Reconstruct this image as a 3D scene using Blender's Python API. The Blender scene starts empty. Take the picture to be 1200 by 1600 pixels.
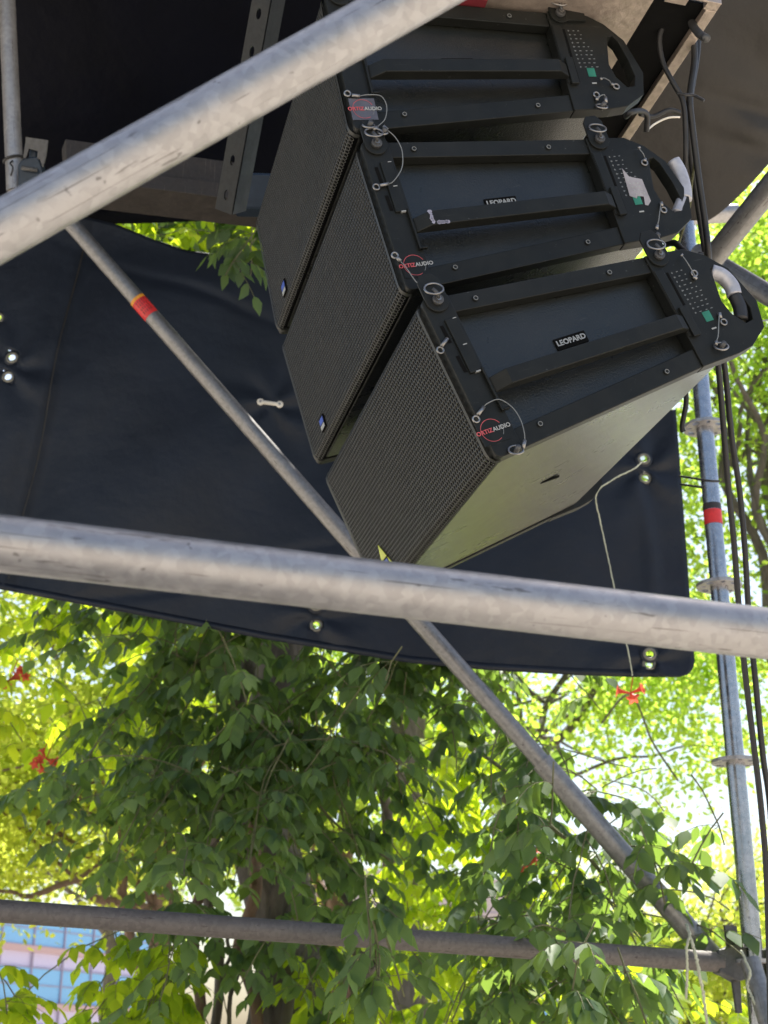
import bpy, math, random
import numpy as np
from mathutils import Vector, Matrix
R_ = math.radians
random.seed(7); rng = np.random.default_rng(7)
S = bpy.context.scene
COL = S.collection

# ------------------------------------------------------------------ camera
PITCH, ROLL, FPX = 0.38003, 0.003958, 2149.27
CAM = Vector((0, 0, 1.6))
cp, sp = math.cos(PITCH), math.sin(PITCH)
cF = Vector((0, cp, sp)); _U = Vector((0, -sp, cp)); _R = Vector((1, 0, 0))
cR = math.cos(ROLL)*_R + math.sin(ROLL)*_U
cU = -math.sin(ROLL)*_R + math.cos(ROLL)*_U
cam = bpy.data.cameras.new('camera'); camo = bpy.data.objects.new('camera', cam); COL.objects.link(camo)
m = Matrix.Identity(4)
for i in range(3):
    m[i][0], m[i][1], m[i][2], m[i][3] = cR[i], cU[i], -cF[i], CAM[i]
camo.matrix_world = m
cam.sensor_fit = 'VERTICAL'; cam.sensor_height = 36; cam.lens = FPX/1600*36
cam.clip_start = .05; cam.clip_end = 2000
cam.dof.use_dof = True; cam.dof.focus_distance = 2.1; cam.dof.aperture_fstop = 9.5
S.camera = camo
S.render.resolution_x, S.render.resolution_y = 768, 1024

# ------------------------------------------------------------------ world, sun, exposure
SUN_EL, SUN_AZ = R_(65), R_(14)          # azimuth measured from +Y towards +X
W = bpy.data.worlds.new('World'); S.world = W; W.use_nodes = True
nt = W.node_tree; bg = nt.nodes['Background']
sky = nt.nodes.new('ShaderNodeTexSky'); sky.sky_type = 'NISHITA'; sky.sun_disc = False
sky.sun_elevation = SUN_EL; sky.sun_rotation = SUN_AZ
sky.air_density = 1.2; sky.dust_density = 3.0
nt.links.new(sky.outputs[0], bg.inputs[0]); bg.inputs[1].default_value = .08
sl = bpy.data.lights.new('sun', 'SUN'); sl.energy = 5; sl.angle = R_(.5); sl.color = (1, .95, .86)
so = bpy.data.objects.new('sun', sl); COL.objects.link(so)
sd = Vector((math.sin(SUN_AZ)*math.cos(SUN_EL), math.cos(SUN_AZ)*math.cos(SUN_EL), math.sin(SUN_EL)))
so.rotation_euler = sd.to_track_quat('Z', 'Y').to_euler(); so.location = sd*30
S.view_settings.view_transform = 'Standard'; S.view_settings.look = 'None'
S.view_settings.exposure = 1.6; S.view_settings.gamma = 1

# ------------------------------------------------------------------ helpers
def ray(px, py):
    return cF + cR*((px-600)/FPX) - cU*((py-800)/FPX)
def at(px, py, z):                 # z metres along the view axis
    return CAM + ray(px, py)*z
def atY(px, py, Y):                # on the vertical plane Y
    d = ray(px, py); return CAM + d*(Y/d.y)
def atZ(px, py, h):                # on the horizontal plane at height h
    d = ray(px, py); return CAM + d*((h-CAM.z)/d.z)

def tag(o, label=None, cat=None, group=None, kind=None):
    if label: o['label'] = label
    if cat: o['category'] = cat
    if group: o['group'] = group
    if kind: o['kind'] = kind
    return o
def empty(name, mat=None, label=None, cat=None, group=None):
    o = bpy.data.objects.new(name, None); COL.objects.link(o); o.empty_display_size = .05
    if isinstance(mat, Matrix): o.matrix_world = mat
    elif mat is not None: o.location = mat
    return tag(o, label, cat, group)

class MB:
    def __init__(s): s.v = []; s.f = []
    def add(s, vs, fs):
        b = len(s.v); s.v += [tuple(p) for p in vs]; s.f += [tuple(b+i for i in f) for f in fs]; return s
    def box(s, a, b):
        x0, y0, z0 = a; x1, y1, z1 = b
        return s.add([(x0,y0,z0),(x1,y0,z0),(x1,y1,z0),(x0,y1,z0),(x0,y0,z1),(x1,y0,z1),(x1,y1,z1),(x0,y1,z1)],
                     [(0,3,2,1),(4,5,6,7),(0,1,5,4),(1,2,6,5),(2,3,7,6),(3,0,4,7)])
    def obox(s, c, ax, ay, az):    # centre + half-axis vectors
        c, ax, ay, az = Vector(c), Vector(ax), Vector(ay), Vector(az)
        P = [c+i*ax+j*ay+k*az for k in (-1,1) for i, j in ((-1,-1),(1,-1),(1,1),(-1,1))]
        return s.add(P, [(0,3,2,1),(4,5,6,7),(0,1,5,4),(1,2,6,5),(2,3,7,6),(3,0,4,7)])
    def prism(s, poly, y0, y1, F=None):    # polygon in (x,z), extruded along y
        n = len(poly); F = F or (lambda x, y, z: (x, y, z))
        V = [F(x, y0, z) for x, z in poly] + [F(x, y1, z) for x, z in poly]
        return s.add(V, [tuple(range(n))[::-1], tuple(range(n, 2*n))] + [(i, (i+1) % n, n+(i+1) % n, n+i) for i in range(n)])
    def ringprism(s, outer, inner, y0, y1):   # same vertex count, (x,z)
        n = len(outer)
        V = [(x,y0,z) for x,z in outer]+[(x,y0,z) for x,z in inner]+[(x,y1,z) for x,z in outer]+[(x,y1,z) for x,z in inner]
        f = []
        for i in range(n):
            j = (i+1) % n
            f += [(i,j,n+j,n+i), (2*n+i,3*n+i,3*n+j,2*n+j), (i,2*n+i,2*n+j,j), (n+i,n+j,3*n+j,3*n+i)]
        return s.add(V, f)
    def tube(s, pts, r, n=10, closed=False, cap=True):
        pts = [Vector(p) for p in pts]; m = len(pts)
        rr = r if hasattr(r, '__len__') else [r]*m
        up = None; V = []
        for i, p in enumerate(pts):
            if closed: t = pts[(i+1) % m]-pts[i-1]
            else: t = pts[min(i+1, m-1)]-pts[max(i-1, 0)]
            t.normalize()
            if up is None:
                up = t.orthogonal().normalized()
            up = (up - t*up.dot(t)).normalized(); w = t.cross(up)
            V += [p+up*math.cos(2*math.pi*k/n)*rr[i]+w*math.sin(2*math.pi*k/n)*rr[i] for k in range(n)]
        F = []
        for i in range(m if closed else m-1):
            a, b = i*n, ((i+1) % m)*n
            F += [(a+k, a+(k+1) % n, b+(k+1) % n, b+k) for k in range(n)]
        if cap and not closed:
            F += [tuple(range(n))[::-1], tuple(range((m-1)*n, m*n))]
        return s.add(V, F)
    def grid(s, P):                # 2D list of points
        a, b = len(P), len(P[0])
        return s.add([p for r in P for p in r], [(i*b+j, i*b+j+1, (i+1)*b+j+1, (i+1)*b+j) for i in range(a-1) for j in range(b-1)])
    def build(s, name, mat, parent=None, smooth=False, label=None, bevel=0, recenter=False):
        me = bpy.data.meshes.new(name)
        me.from_pydata(s.v, [], s.f); me.update()
        if smooth: me.polygons.foreach_set('use_smooth', [True]*len(me.polygons))
        o = bpy.data.objects.new(name, me); COL.objects.link(o)
        if mat: me.materials.append(mat)
        if parent: o.parent = parent
        if label: o['label'] = label
        if bevel:
            b = o.modifiers.new('b', 'BEVEL'); b.width = bevel; b.segments = 2; b.limit_method = 'ANGLE'; b.angle_limit = R_(40)
        return o

def npmesh(name, V, F, mat, parent=None, tint=None, smooth=False):
    """V (n,3), F (m,k) same-size faces"""
    me = bpy.data.meshes.new(name); k = F.shape[1]
    me.vertices.add(len(V)); me.vertices.foreach_set('co', V.astype(np.float32).ravel())
    me.loops.add(F.size); me.loops.foreach_set('vertex_index', F.astype(np.int32).ravel())
    me.polygons.add(len(F)); me.polygons.foreach_set('loop_start', np.arange(0, F.size, k, dtype=np.int32))
    if smooth: me.polygons.foreach_set('use_smooth', np.ones(len(F), dtype=bool))
    me.update(calc_edges=True)
    if tint is not None:
        a = me.attributes.new('tint', 'FLOAT', 'FACE'); a.data.foreach_set('value', tint.astype(np.float32))
    me.materials.append(mat)
    o = bpy.data.objects.new(name, me); COL.objects.link(o)
    if parent: o.parent = parent
    return o

def smooth_path(pts, n=6):
    P = [Vector(p) for p in pts]; out = []
    for i in range(len(P)-1):
        p0, p1, p2, p3 = P[max(i-1,0)], P[i], P[i+1], P[min(i+2,len(P)-1)]
        for k in range(n):
            t = k/n
            out.append(.5*((2*p1)+(p2-p0)*t+(2*p0-5*p1+4*p2-p3)*t*t+(3*p1-p0-3*p2+p3)*t**3))
    out.append(P[-1]); return out

# ------------------------------------------------------------------ materials
def newmat(name):
    M = bpy.data.materials.new(name); M.use_nodes = True
    return M, M.node_tree, M.node_tree.nodes['Principled BSDF']
def ramp(nt, fac, stops):
    r = nt.nodes.new('ShaderNodeValToRGB'); e = r.color_ramp.elements
    while len(e) < len(stops): e.new(.5)
    for q, (p, c) in zip(e, stops):
        q.position = p; q.color = (c[0], c[1], c[2], 1) if hasattr(c, '__len__') else (c, c, c, 1)
    nt.links.new(fac, r.inputs[0]); return r.outputs[0]
def noise(nt, scale, detail=4, rough=.55, vec=None, dist=0):
    n = nt.nodes.new('ShaderNodeTexNoise'); n.inputs['Scale'].default_value = scale
    n.inputs['Detail'].default_value = detail; n.inputs['Roughness'].default_value = rough; n.inputs['Distortion'].default_value = dist
    if vec is not None: nt.links.new(vec, n.inputs['Vector'])
    return n.outputs['Fac']
def coords(nt, scale=(1,1,1), kind='Object'):
    t = nt.nodes.new('ShaderNodeTexCoord'); mp = nt.nodes.new('ShaderNodeMapping')
    mp.inputs['Scale'].default_value = scale; nt.links.new(t.outputs[kind], mp.inputs['Vector']); return mp.outputs[0]
def mixc(nt, fac, a, b, mode='MIX'):
    x = nt.nodes.new('ShaderNodeMix'); x.data_type = 'RGBA'; x.blend_type = mode
    for s, v in ((0, fac), (6, a), (7, b)):
        if hasattr(v, 'is_linked') or hasattr(v, 'links'): nt.links.new(v, x.inputs[s])
        else: x.inputs[s].default_value = v if s == 0 else (v[0], v[1], v[2], 1)
    return x.outputs[2]
def bump(nt, h, strength, dist, p):
    b = nt.nodes.new('ShaderNodeBump'); b.inputs['Strength'].default_value = strength; b.inputs['Distance'].default_value = dist
    nt.links.new(h, b.inputs['Height']); nt.links.new(b.outputs[0], p.inputs['Normal'])
def simple(name, c, rough=.5, metal=0, spec=.5, bumps=None, wear=None):
    M, nt, p = newmat(name)
    p.inputs['Base Color'].default_value = (c[0], c[1], c[2], 1); p.inputs['Roughness'].default_value = rough
    p.inputs['Metallic'].default_value = metal; p.inputs['Specular IOR Level'].default_value = spec
    n = noise(nt, 40, 5, .6, coords(nt))
    col = mixc(nt, ramp(nt, n, [(.35, 0), (.7, 1)]), tuple(x*.8 for x in c), tuple(min(1, x*1.15) for x in c))
    if wear:
        w1 = noise(nt, 1, 4, .7, coords(nt, (9, 9, 9)), .5); col = mixc(nt, ramp(nt, w1, [(.45, 0), (.8, .5)]), col, wear)
        w2 = noise(nt, 1, 3, .6, coords(nt, (14, 14, 240)), 1.2); col = mixc(nt, ramp(nt, w2, [(.70, 0), (.74, .8)]), col, tuple(x*2.2 for x in wear))
        w3 = noise(nt, 1, 2, .5, coords(nt, (150, 150, 150))); col = mixc(nt, ramp(nt, w3, [(.73, 0), (.76, .9)]), col, tuple(x*3 for x in wear))
        nt.links.new(ramp(nt, w1, [(.2, rough-.06), (.8, rough+.14)]), p.inputs['Roughness'])
    nt.links.new(col, p.inputs['Base Color'])
    if bumps: bump(nt, noise(nt, bumps[0], 3, .6, coords(nt)), bumps[1], bumps[2], p)
    return M

def mat_steel(name, base, dirt, metal=.55, rough=.42, seed=0):
    M, nt, p = newmat(name)
    vo = nt.nodes.new('ShaderNodeTexVoronoi'); vo.inputs['Scale'].default_value = 130; nt.links.new(coords(nt), vo.inputs['Vector']); v1 = coords(nt, (30, 30, 30)); v2 = coords(nt, (60, 60, 2.2)); v3 = coords(nt, (110, 110, 14))
    n1 = noise(nt, 1.0, 5, .65, v1, .4); n2 = noise(nt, 1.0, 6, .6, v2, .2); n3 = noise(nt, 1.0, 3, .7, v3)
    c = mixc(nt, ramp(nt, n1, [(.3, 0), (.7, 1)]), tuple(x*.86 for x in base), tuple(min(1, x*1.1) for x in base))
    bw = nt.nodes.new('ShaderNodeRGBToBW'); nt.links.new(vo.outputs['Color'], bw.inputs[0]); c = mixc(nt, .13, c, ramp(nt, bw.outputs[0], [(.2, 0), (.8, 1)]), 'SOFT_LIGHT')
    c = mixc(nt, ramp(nt, n2, [(.60, 0), (.74, .30)]), c, dirt)
    c = mixc(nt, ramp(nt, n3, [(.66, 0), (.70, .6)]), c, tuple(x*.6 for x in dirt))
    v4 = coords(nt, (330, 330, 7)); n4 = noise(nt, 1.0, 2, .5, v4, .6)
    c = mixc(nt, ramp(nt, n4, [(.67, 0), (.70, .7)]), c, dirt)
    v5 = coords(nt, (75, 75, 60)); n5 = noise(nt, 1.0, 2, .5, v5)
    c = mixc(nt, ramp(nt, n5, [(.72, 0), (.76, .6)]), c, tuple(x*.5 for x in dirt))
    nt.links.new(c, p.inputs['Base Color']); p.inputs['Metallic'].default_value = metal
    rr = ramp(nt, n1, [(.2, rough-.1), (.8, rough+.18)]); nt.links.new(rr, p.inputs['Roughness'])
    bump(nt, n2, .12, .001, p)
    return M
M_pipe = mat_steel('galvanised_tube', (.37, .36, .36), (.12, .10, .09), .68, .40)
M_pipe2 = mat_steel('galvanised_tube_old', (.24, .235, .23), (.11, .09, .08), .7, .42)
M_rust = mat_steel('weathered_tube', (.135, .12, .112), (.07, .05, .045), .25, .6)
M_post = mat_steel('polished_post_tube', (.42, .42, .44), (.20, .19, .20), .95, .22)
M_cast = mat_steel('cast_coupler', (.09, .09, .09), (.10, .09, .08), .5, .5)
M_brownbeam = mat_steel('brown_beam', (.032, .027, .024), (.10, .08, .07), .2, .6)
M_bright = simple('bright_wire', (.30, .29, .28), .4, .9)
M_paint = simple('black_cabinet_paint', (.009, .010, .008), .27, 0, .35, (300, .75, .0016), (.020, .020, .018))
M_paint.node_tree.nodes['Principled BSDF'].inputs['Coat Weight'].default_value = .45; M_paint.node_tree.nodes['Principled BSDF'].inputs['Coat Roughness'].default_value = .3
M_plate = simple('black_steel_plate', (.011, .012, .0105), .45, .05, .25, (180, .12, .0006), (.022, .023, .022))
M_grille = simple('grille_powder_coat', (.034, .035, .032), .42, .3, .4, None, (.055, .052, .046))
M_foam = simple('black_foam', (.006, .006, .006), .95, 0, .1)
M_rubber = simple('cable_rubber', (.016, .016, .017), .5)
M_white = simple('white_print', (.36, .37, .36), .5)
M_grey = simple('grey_print', (.18, .19, .19), .5)
M_red = simple('red_print', (.55, .09, .10), .5)
M_green = simple('green_label', (.02, .17, .11), .5)
M_sticker = simple('silver_sticker', (.36, .33, .33), .45, .2)
M_darksticker = simple('dark_sticker', (.09, .09, .11), .3)
M_tape = simple('grey_duct_tape', (.40, .40, .43), .38, .3, .5, (60, .5, .002))
M_redtape = simple('red_label', (.62, .03, .03), .45)
M_redstrap = simple('dark_red_webbing', (.16, .012, .02), .7)
M_orange = simple('orange_label_edge', (.65, .27, .02), .5)
M_blacktape = simple('black_tape', (.03, .025, .025), .5)
M_yellow = simple('yellow_warning', (.55, .60, .10), .5)
M_blue = simple('blue_badge', (.05, .10, .45), .4)
M_angle = mat_steel('dark_angle_steel', (.018, .021, .023), (.03, .028, .025), .4, .5)
M_rope = simple('jute_string', (.45, .47, .36), .8, 0, .3, (300, .6, .001))
M_brass = simple('grommet_metal', (.20, .19, .155), .5, .6)
M_frame = simple('fly_frame_zinc', (.46, .38, .32), .36, .55, .5, (70, .5, .004))
M_bluesteel = simple('blue_clamp_steel', (.018, .030, .048), .4, .4)
M_strap = simple('white_webbing', (.70, .66, .58), .7)

def mat_tarp(name, c, spec=.35):
    M, nt, p = newmat(name)
    n = noise(nt, 3, 6, .6, coords(nt)); n2 = noise(nt, 28, 4, .7, coords(nt))
    col = mixc(nt, ramp(nt, n, [(.3, 0), (.75, 1)]), tuple(x*.75 for x in c), tuple(x*1.35 for x in c))
    col = mixc(nt, ramp(nt, n2, [(.66, 0), (.8, .35)]), col, tuple(x*2.6 for x in c))
    nt.links.new(col, p.inputs['Base Color']); p.inputs['Roughness'].default_value = .5
    p.inputs['Specular IOR Level'].default_value = spec
    bump(nt, noise(nt, 9, 5, .55, coords(nt)), .35, .02, p)
    return M
M_tarp = mat_tarp('navy_black_tarp', (.009, .0125, .021))
M_roof = mat_tarp('black_roof_tarp', (.0015, .002, .005), .08)
M_roof2 = mat_tarp('brown_grey_tarp', (.021, .0185, .016))

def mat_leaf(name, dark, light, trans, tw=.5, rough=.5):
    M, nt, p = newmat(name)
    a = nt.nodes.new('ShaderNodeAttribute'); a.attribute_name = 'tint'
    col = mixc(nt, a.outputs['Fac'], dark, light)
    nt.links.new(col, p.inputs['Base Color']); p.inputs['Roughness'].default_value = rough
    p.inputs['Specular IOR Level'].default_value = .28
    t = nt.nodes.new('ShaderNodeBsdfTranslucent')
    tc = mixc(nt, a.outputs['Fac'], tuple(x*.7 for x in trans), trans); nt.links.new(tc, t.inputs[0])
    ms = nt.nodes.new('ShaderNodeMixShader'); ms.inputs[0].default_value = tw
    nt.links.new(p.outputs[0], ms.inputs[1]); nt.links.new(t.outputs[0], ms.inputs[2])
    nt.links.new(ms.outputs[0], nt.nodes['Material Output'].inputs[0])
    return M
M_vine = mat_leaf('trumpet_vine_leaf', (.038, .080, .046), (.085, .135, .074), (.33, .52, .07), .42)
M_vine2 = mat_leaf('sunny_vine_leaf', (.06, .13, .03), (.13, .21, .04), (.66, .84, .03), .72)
M_far = mat_leaf('far_leaf', (.07, .12, .03), (.15, .20, .05), (.74, .84, .10), .74, .5)
M_far2 = mat_leaf('far_leaf_green', (.05, .11, .035), (.10, .17, .05), (.60, .82, .10), .70, .5)
M_flower = mat_leaf('trumpet_flower', (.52, .07, .04), (.66, .13, .07), (.85, .16, .10), .45)
def mat_bark(name, a, b):
    M, nt, p = newmat(name)
    n = noise(nt, 1, 7, .7, coords(nt, (22, 22, 4)), .8)
    nt.links.new(ramp(nt, n, [(.3, a), (.7, b)]), p.inputs['Base Color']); p.inputs['Roughness'].default_value = .85
    bump(nt, n, .9, .03, p); return M
M_bark = mat_bark('grey_bark', (.06, .05, .042), (.19, .165, .14))
M_bark2 = mat_bark('brown_bark', (.10, .06, .045), (.30, .19, .14))
M_stem = mat_bark('vine_stem', (.10, .10, .05), (.22, .22, .11))

# ------------------------------------------------------------------ ground
M, nt, p = newmat('paving')
br = nt.nodes.new('ShaderNodeTexBrick'); br.inputs['Scale'].default_value = 1.6
br.inputs['Color1'].default_value = (.40, .34, .27, 1); br.inputs['Color2'].default_value = (.34, .29, .23, 1); br.inputs['Mortar'].default_value = (.25, .23, .2, 1)
br.inputs['Mortar Size'].default_value = .008
nt.links.new(coords(nt), br.inputs['Vector'])
nt.links.new(mixc(nt, .25, br.outputs[0], ramp(nt, noise(nt, .6, 6, .6, coords(nt)), [(.3, .2), (.7, .42)])), p.inputs['Base Color'])
p.inputs['Roughness'].default_value = .8
g = MB().grid([[(x, y, 0) for x in (-900, -60, 0, 60, 900)] for y in (-900, -60, 0, 60, 900)])
tag(g.build('ground', M), 'pale paved ground under and around the scaffold', 'ground', kind='structure')

# ------------------------------------------------------------------ scaffold tubes
def tubeobj(name, a, b, r, mat, parent=None, n=32):
    a, b = Vector(a), Vector(b); L = (b-a).length
    M4 = (b-a).to_track_quat('Z', 'Y').to_matrix().to_4x4(); M4.translation = a
    k = 24; mb = MB()
    mb.tube([(0, 0, L*i/k) for i in range(k+1)], r, n, cap=False)
    # wall thickness at the ends
    for z, s in ((0, 1), (L, -1)):
        V = [(math.cos(2*math.pi*i/n)*q, math.sin(2*math.pi*i/n)*q, z+d*s) for q, d in ((r, 0), (r-.0032, 0), (r-.0032, .04)) for i in range(n)]
        mb.add(V, [(j*n+i, j*n+(i+1) % n, (j+1)*n+(i+1) % n, (j+1)*n+i) for j in range(2) for i in range(n)])
    o = mb.build(name, mat, parent, smooth=True)
    o.matrix_world = M4
    return o
RT = .02415
def ext(a, b, ta, tb):
    a, b = Vector(a), Vector(b); return a+(a-b)*ta, b+(b-a)*tb
a, b = ext(at(0, 361, 1.155), at(558, 48, 1.266), .35, .45)
tag(tubeobj('scaffold_tube', a, b, RT, M_pipe), 'thick pale galvanised tube crossing the top left corner diagonally, nearest the viewer', 'scaffold tube')
a, b = ext(at(0, 849, 1.14), at(1200, 990, 1.275), .3, .3)
t = tubeobj('scaffold_tube', a, b, RT, M_pipe)
tag(t, 'thick scratched galvanised tube running across the middle in front of the speakers', 'scaffold tube')
# front standards that carry those two tubes (outside the frame)
YB = 3.42
# long brace
ba, bb = at(107, 345, 4.02), at(1112, 1494, 3.43)
a, b = ext(ba, bb, .08, .008)
brace = empty('scaffold_brace', a, 'long thin grey diagonal brace with a red label, running behind the lowest speaker', 'scaffold brace')
def local(o, parent):
    o.parent = parent; o.matrix_parent_inverse = parent.matrix_basis.inverted() if True else Matrix(); return o
def place(o, parent):              # keep world transform, parent set
    mw = o.matrix_world.copy(); o.parent = parent; o.matrix_parent_inverse = Matrix.Identity(4)
    o.matrix_basis = parent.matrix_basis.inverted() @ (o.matrix_basis if o.matrix_basis != Matrix.Identity(4) else mw); return o
place(tubeobj('tube', a, b, RT*.97, M_pipe2), brace)
ax = (bb-ba).normalized()
sl0 = pt_on(ba, bb, 884, 1236) if 0 else ba.lerp(bb, .765)
place(tubeobj('end_sleeve', sl0, b+ax*.004, RT*1.17, M_pipe2), brace)
def ring_on(p, ax, r, w, name, mat, parent, arc=(0, 360), n=32, label=None):
    ax = ax.normalized(); u = ax.orthogonal().normalized(); toc = (CAM-p); toc = (toc-ax*toc.dot(ax)).normalized(); v = ax.cross(toc)
    mb = MB(); P = []
    for i in range(n+1):
        th = R_(arc[0]+(arc[1]-arc[0])*i/n); d = toc*math.cos(th)+v*math.sin(th)
        P.append([d*r-ax*w/2, d*r+ax*w/2])
    mb.grid(P); o = mb.build(name, mat, None, smooth=True, label=label); o.location = p; o.matrix_basis = Matrix.Translation(p)
    return place(o, parent)
def pt_on(a, b, px, py):
    """point of line a-b nearest the sight line through the pixel"""
    d = ray(px, py).normalized(); u = (b-a).normalized(); w = a-CAM
    B = u.dot(d); t = (B*w.dot(d)-w.dot(u))/(1-B*B); return a+u*t
lp = pt_on(ba, bb, 226, 485)
ring_on(lp, ax, RT*.97+.0008, .062, 'red_label', M_redtape, brace, (-75, 95))
ring_on(lp-ax*.034, ax, RT*.97+.0012, .010, 'label_edge', M_orange, brace, (-75, 95))
tb = MB()
for i in range(5):
    th = R_(-38+i*16); toc = (CAM-lp); toc = (toc-ax*toc.dot(ax)).normalized(); v = ax.cross(toc)
    d = toc*math.cos(th)+v*math.sin(th); q = v*math.cos(th)-toc*math.sin(th)
    for j in range(4):
        tb.obox(d*(RT*.97+.0016)+ax*(-.022+j*.012+.002*random.random()), ax*(.0035+.0015*random.random()), q*.0009, d*.0002)
o = tb.build('label_print', M_blacktape); o.matrix_basis = Matrix.Translation(lp); place(o, brace)

# right standard: truly vertical
foot = at(1180, 1530, 3.36)
px_, py_ = foot.x, foot.y
post = empty('scaffold_post', (px_, py_, 0), 'upright steel scaffold post with ring plates standing at the right edge', 'scaffold post')
def child(mb, name, mat, parent, smooth=False, bevel=0, label=None):
    return mb.build(name, mat, parent, smooth, label, bevel)
o = tubeobj('tube', (0, 0, 0), (0, 0, 6.2), RT, M_post, post, 40)
def rosette(parent, z, mat):
    mb = MB(); n = 64; R0 = .061
    # plate with 4 small and 4 large holes, built as sectors between inner and outer ring with holes
    def hole(cx, cy, rx, ry, rot, k=16):
        return [(cx+math.cos(rot)*rx*math.cos(t)-math.sin(rot)*ry*math.sin(t), cy+math.sin(rot)*rx*math.cos(t)+math.cos(rot)*ry*math.sin(t)) for t in [2*math.pi*i/k for i in range(k)]]
    # sector s spans 45 deg; hole in middle; stitched with 16 pts
    for s in range(8):
        a0, a1 = R_(s*45-22.5), R_(s*45+22.5); am = (a0+a1)/2; big = s % 2
        rm = (RT+.002+R0)/2+.002
        hx = hole(math.cos(am)*rm, math.sin(am)*rm, .0085, .0125 if big else .006, am)
        outer = []
        for i in range(16):      # boundary of sector sampled by direction from hole centre
            th = am+2*math.pi*i/16; c = Vector((math.cos(am)*rm, math.sin(am)*rm)); d = Vector((math.cos(th), math.sin(th)))
            lo, hi = 0, .08
            for _ in range(22):
                md = (lo+hi)/2; q = c+d*md; r = q.length; aa = (math.atan2(q.y, q.x)-am+math.pi) % (2*math.pi)-math.pi
                if r < R0 and r > RT-.001 and abs(aa) < R_(22.5): lo = md
                else: hi = md
            q = c+d*lo; outer.append((q.x, q.y))
        V = [(x, y, zz) for zz in (z-.0045, z+.0045) for x, y in outer]+[(x, y, zz) for zz in (z-.0045, z+.0045) for x, y in hx]
        F = []
        for i in range(16):
            j = (i+1) % 16
            F += [(i, 32+i, 32+j, j), (16+i, 16+j, 48+j, 48+i), (32+i, 48+i, 48+j, 32+j), (i, j, 16+j, 16+i)]
        mb.add(V, F)
    return mb.build('ring_plate', mat, parent)
def post_z(py):
    d = ray(1150, py); return CAM.z+d.z*(py_/d.y)
for py in (668, 915, 1190, 1503):
    rosette(post, post_z(py), M_pipe)
zt = post_z(810)
MB().tube([(0, 0, zt-.021), (0, 0, zt+.021)], RT+.0008, 40, cap=False).build('red_tape', M_redtape, post, True)
MB().tube([(0, 0, zt+.0225), (0, 0, zt+.040)], RT+.0011, 40, cap=False).build('black_tape', M_blacktape, post, True)
zr = post_z(1503)
# wedge heads on the bottom ring plate
def wedge_head(parent, ang, z, mat):
    c, s_ = math.cos(ang), math.sin(ang)
    mb = MB()
    def F(x, y, zz): return (c*x-s_*y, s_*x+c*y, zz)
    prof = [(RT+.003, z-.036), (RT+.034, z-.042), (RT+.062, z-.027), (RT+.075, z-.0245), (RT+.075, z+.0245), (RT+.058, z+.03), (RT+.03, z+.042), (RT+.003, z+.036)]
    mb.prism(prof, -.018, .018, F); hd = mb.build('wedge_head', mat, parent, bevel=.003)
    w = MB(); w.prism([(RT+.024, z-.105), (RT+.036, z-.105), (RT+.047, z+.088), (RT+.019, z+.088)], -.004, .004, F)
    w.build('wedge', M_cast, hd)
    return hd

# lower ledger
la, lb = at(0, 1423, 2.92), Vector((px_, py_, 0))
lb = pt_on(Vector((px_, py_, 0)), Vector((px_, py_, 5)), 1180, 1507)
la = at(-260, 1405, 2.85)
led = empty('scaffold_ledger', la, 'horizontal brown-grey scaffold ledger crossing the leaves near the bottom', 'scaffold ledger')
d_l = (la-lb).normalized()
place(tubeobj('tube', la, lb+d_l*.09, RT, M_rust), led)
hd = MB()
def head_at(parent, base, d, mat):
    """forged wedge head from the post axis point base along direction d"""
    up = Vector((0, 0, 1)); sd_ = d.cross(up).normalized(); dd = d.normalized()
    def F(x, y, zz): return base+dd*x+sd_*y+up*zz - parent.matrix_basis.translation
    mb = MB(); mb.prism([(.027, -.036), (.058, -.044), (.09, -.03), (.105, -.026), (.105, .026), (.085, .031), (.055, .044), (.027, .036)], -.019, .019, F)
    h = mb.build('wedge_head', mat, parent, bevel=.003)
    w = MB(); w.prism([(.046, -.115), (.060, -.115), (.073, .088), (.040, .088)], -.0045, .0045, F); 
    w.build('wedge', M_cast, h)
head_at(led, lb, d_l, M_cast)
# ledger on the other side of the post
l2 = empty('scaffold_ledger', lb, 'short visible stub of ledger right of the post, at the right edge', 'scaffold ledger')
d2 = Vector((1, .12, -.02)).normalized()
place(tubeobj('tube', lb+d2*.09, lb+d2*1.6, RT, M_rust), l2); head_at(l2, lb, d2, M_cast)
# second brace leaving downwards to the right
b2 = empty('scaffold_brace', at(1188, 1520, 3.25), 'grey brace dropping from the post joint into the bottom right corner', 'scaffold brace')
place(tubeobj('tube', at(1172, 1500, 3.28), at(1262, 1800, 3.0), RT, M_pipe2), b2)
# leaning tube top left with coupler
ta, tb_ = at(8, -60, 3.95), at(24, 300, 3.75)
lt = empty('scaffold_tube', tb_, 'pale upright tube at the far top left beside the black roof cloth', 'scaffold tube')
place(tubeobj('tube', ta+(ta-tb_)*.35, tb_, RT*.98, M_pipe), lt)
c = at(52, 262, 3.72)
k = 3.72/FPX
def pxpoly(mb, pts, z, th):        # plate whose face follows given outline, with real thickness
    n = len(pts); V = [at(x, y, z) for x, y in pts]+[at(x, y, z)+cF*th for x, y in pts]
    return mb.add(V, [tuple(range(n))[::-1], tuple(range(n, 2*n))]+[(i, (i+1) % n, n+(i+1) % n, n+i) for i in range(n)])
cl = empty('tube_clamp', c, 'blue steel clamp with forked plate beside the top left tube', 'clamp')
mb = MB(); pxpoly(mb, [(40,214),(75,219),(72,243),(67,262),(62,249),(58,247),(59,236),(45,232),(40,247),(36,246),(40,220)], 3.68, .006)
place(mb.build('fork_plate', M_cast), cl)
mb = MB(); pxpoly(mb, [(28,256),(38,246),(60,244),(66,262),(64,290),(28,292)], 3.69, .05)
pxpoly(mb, [(46,232),(57,234),(56,250),(44,250)], 3.70, .03)
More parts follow.
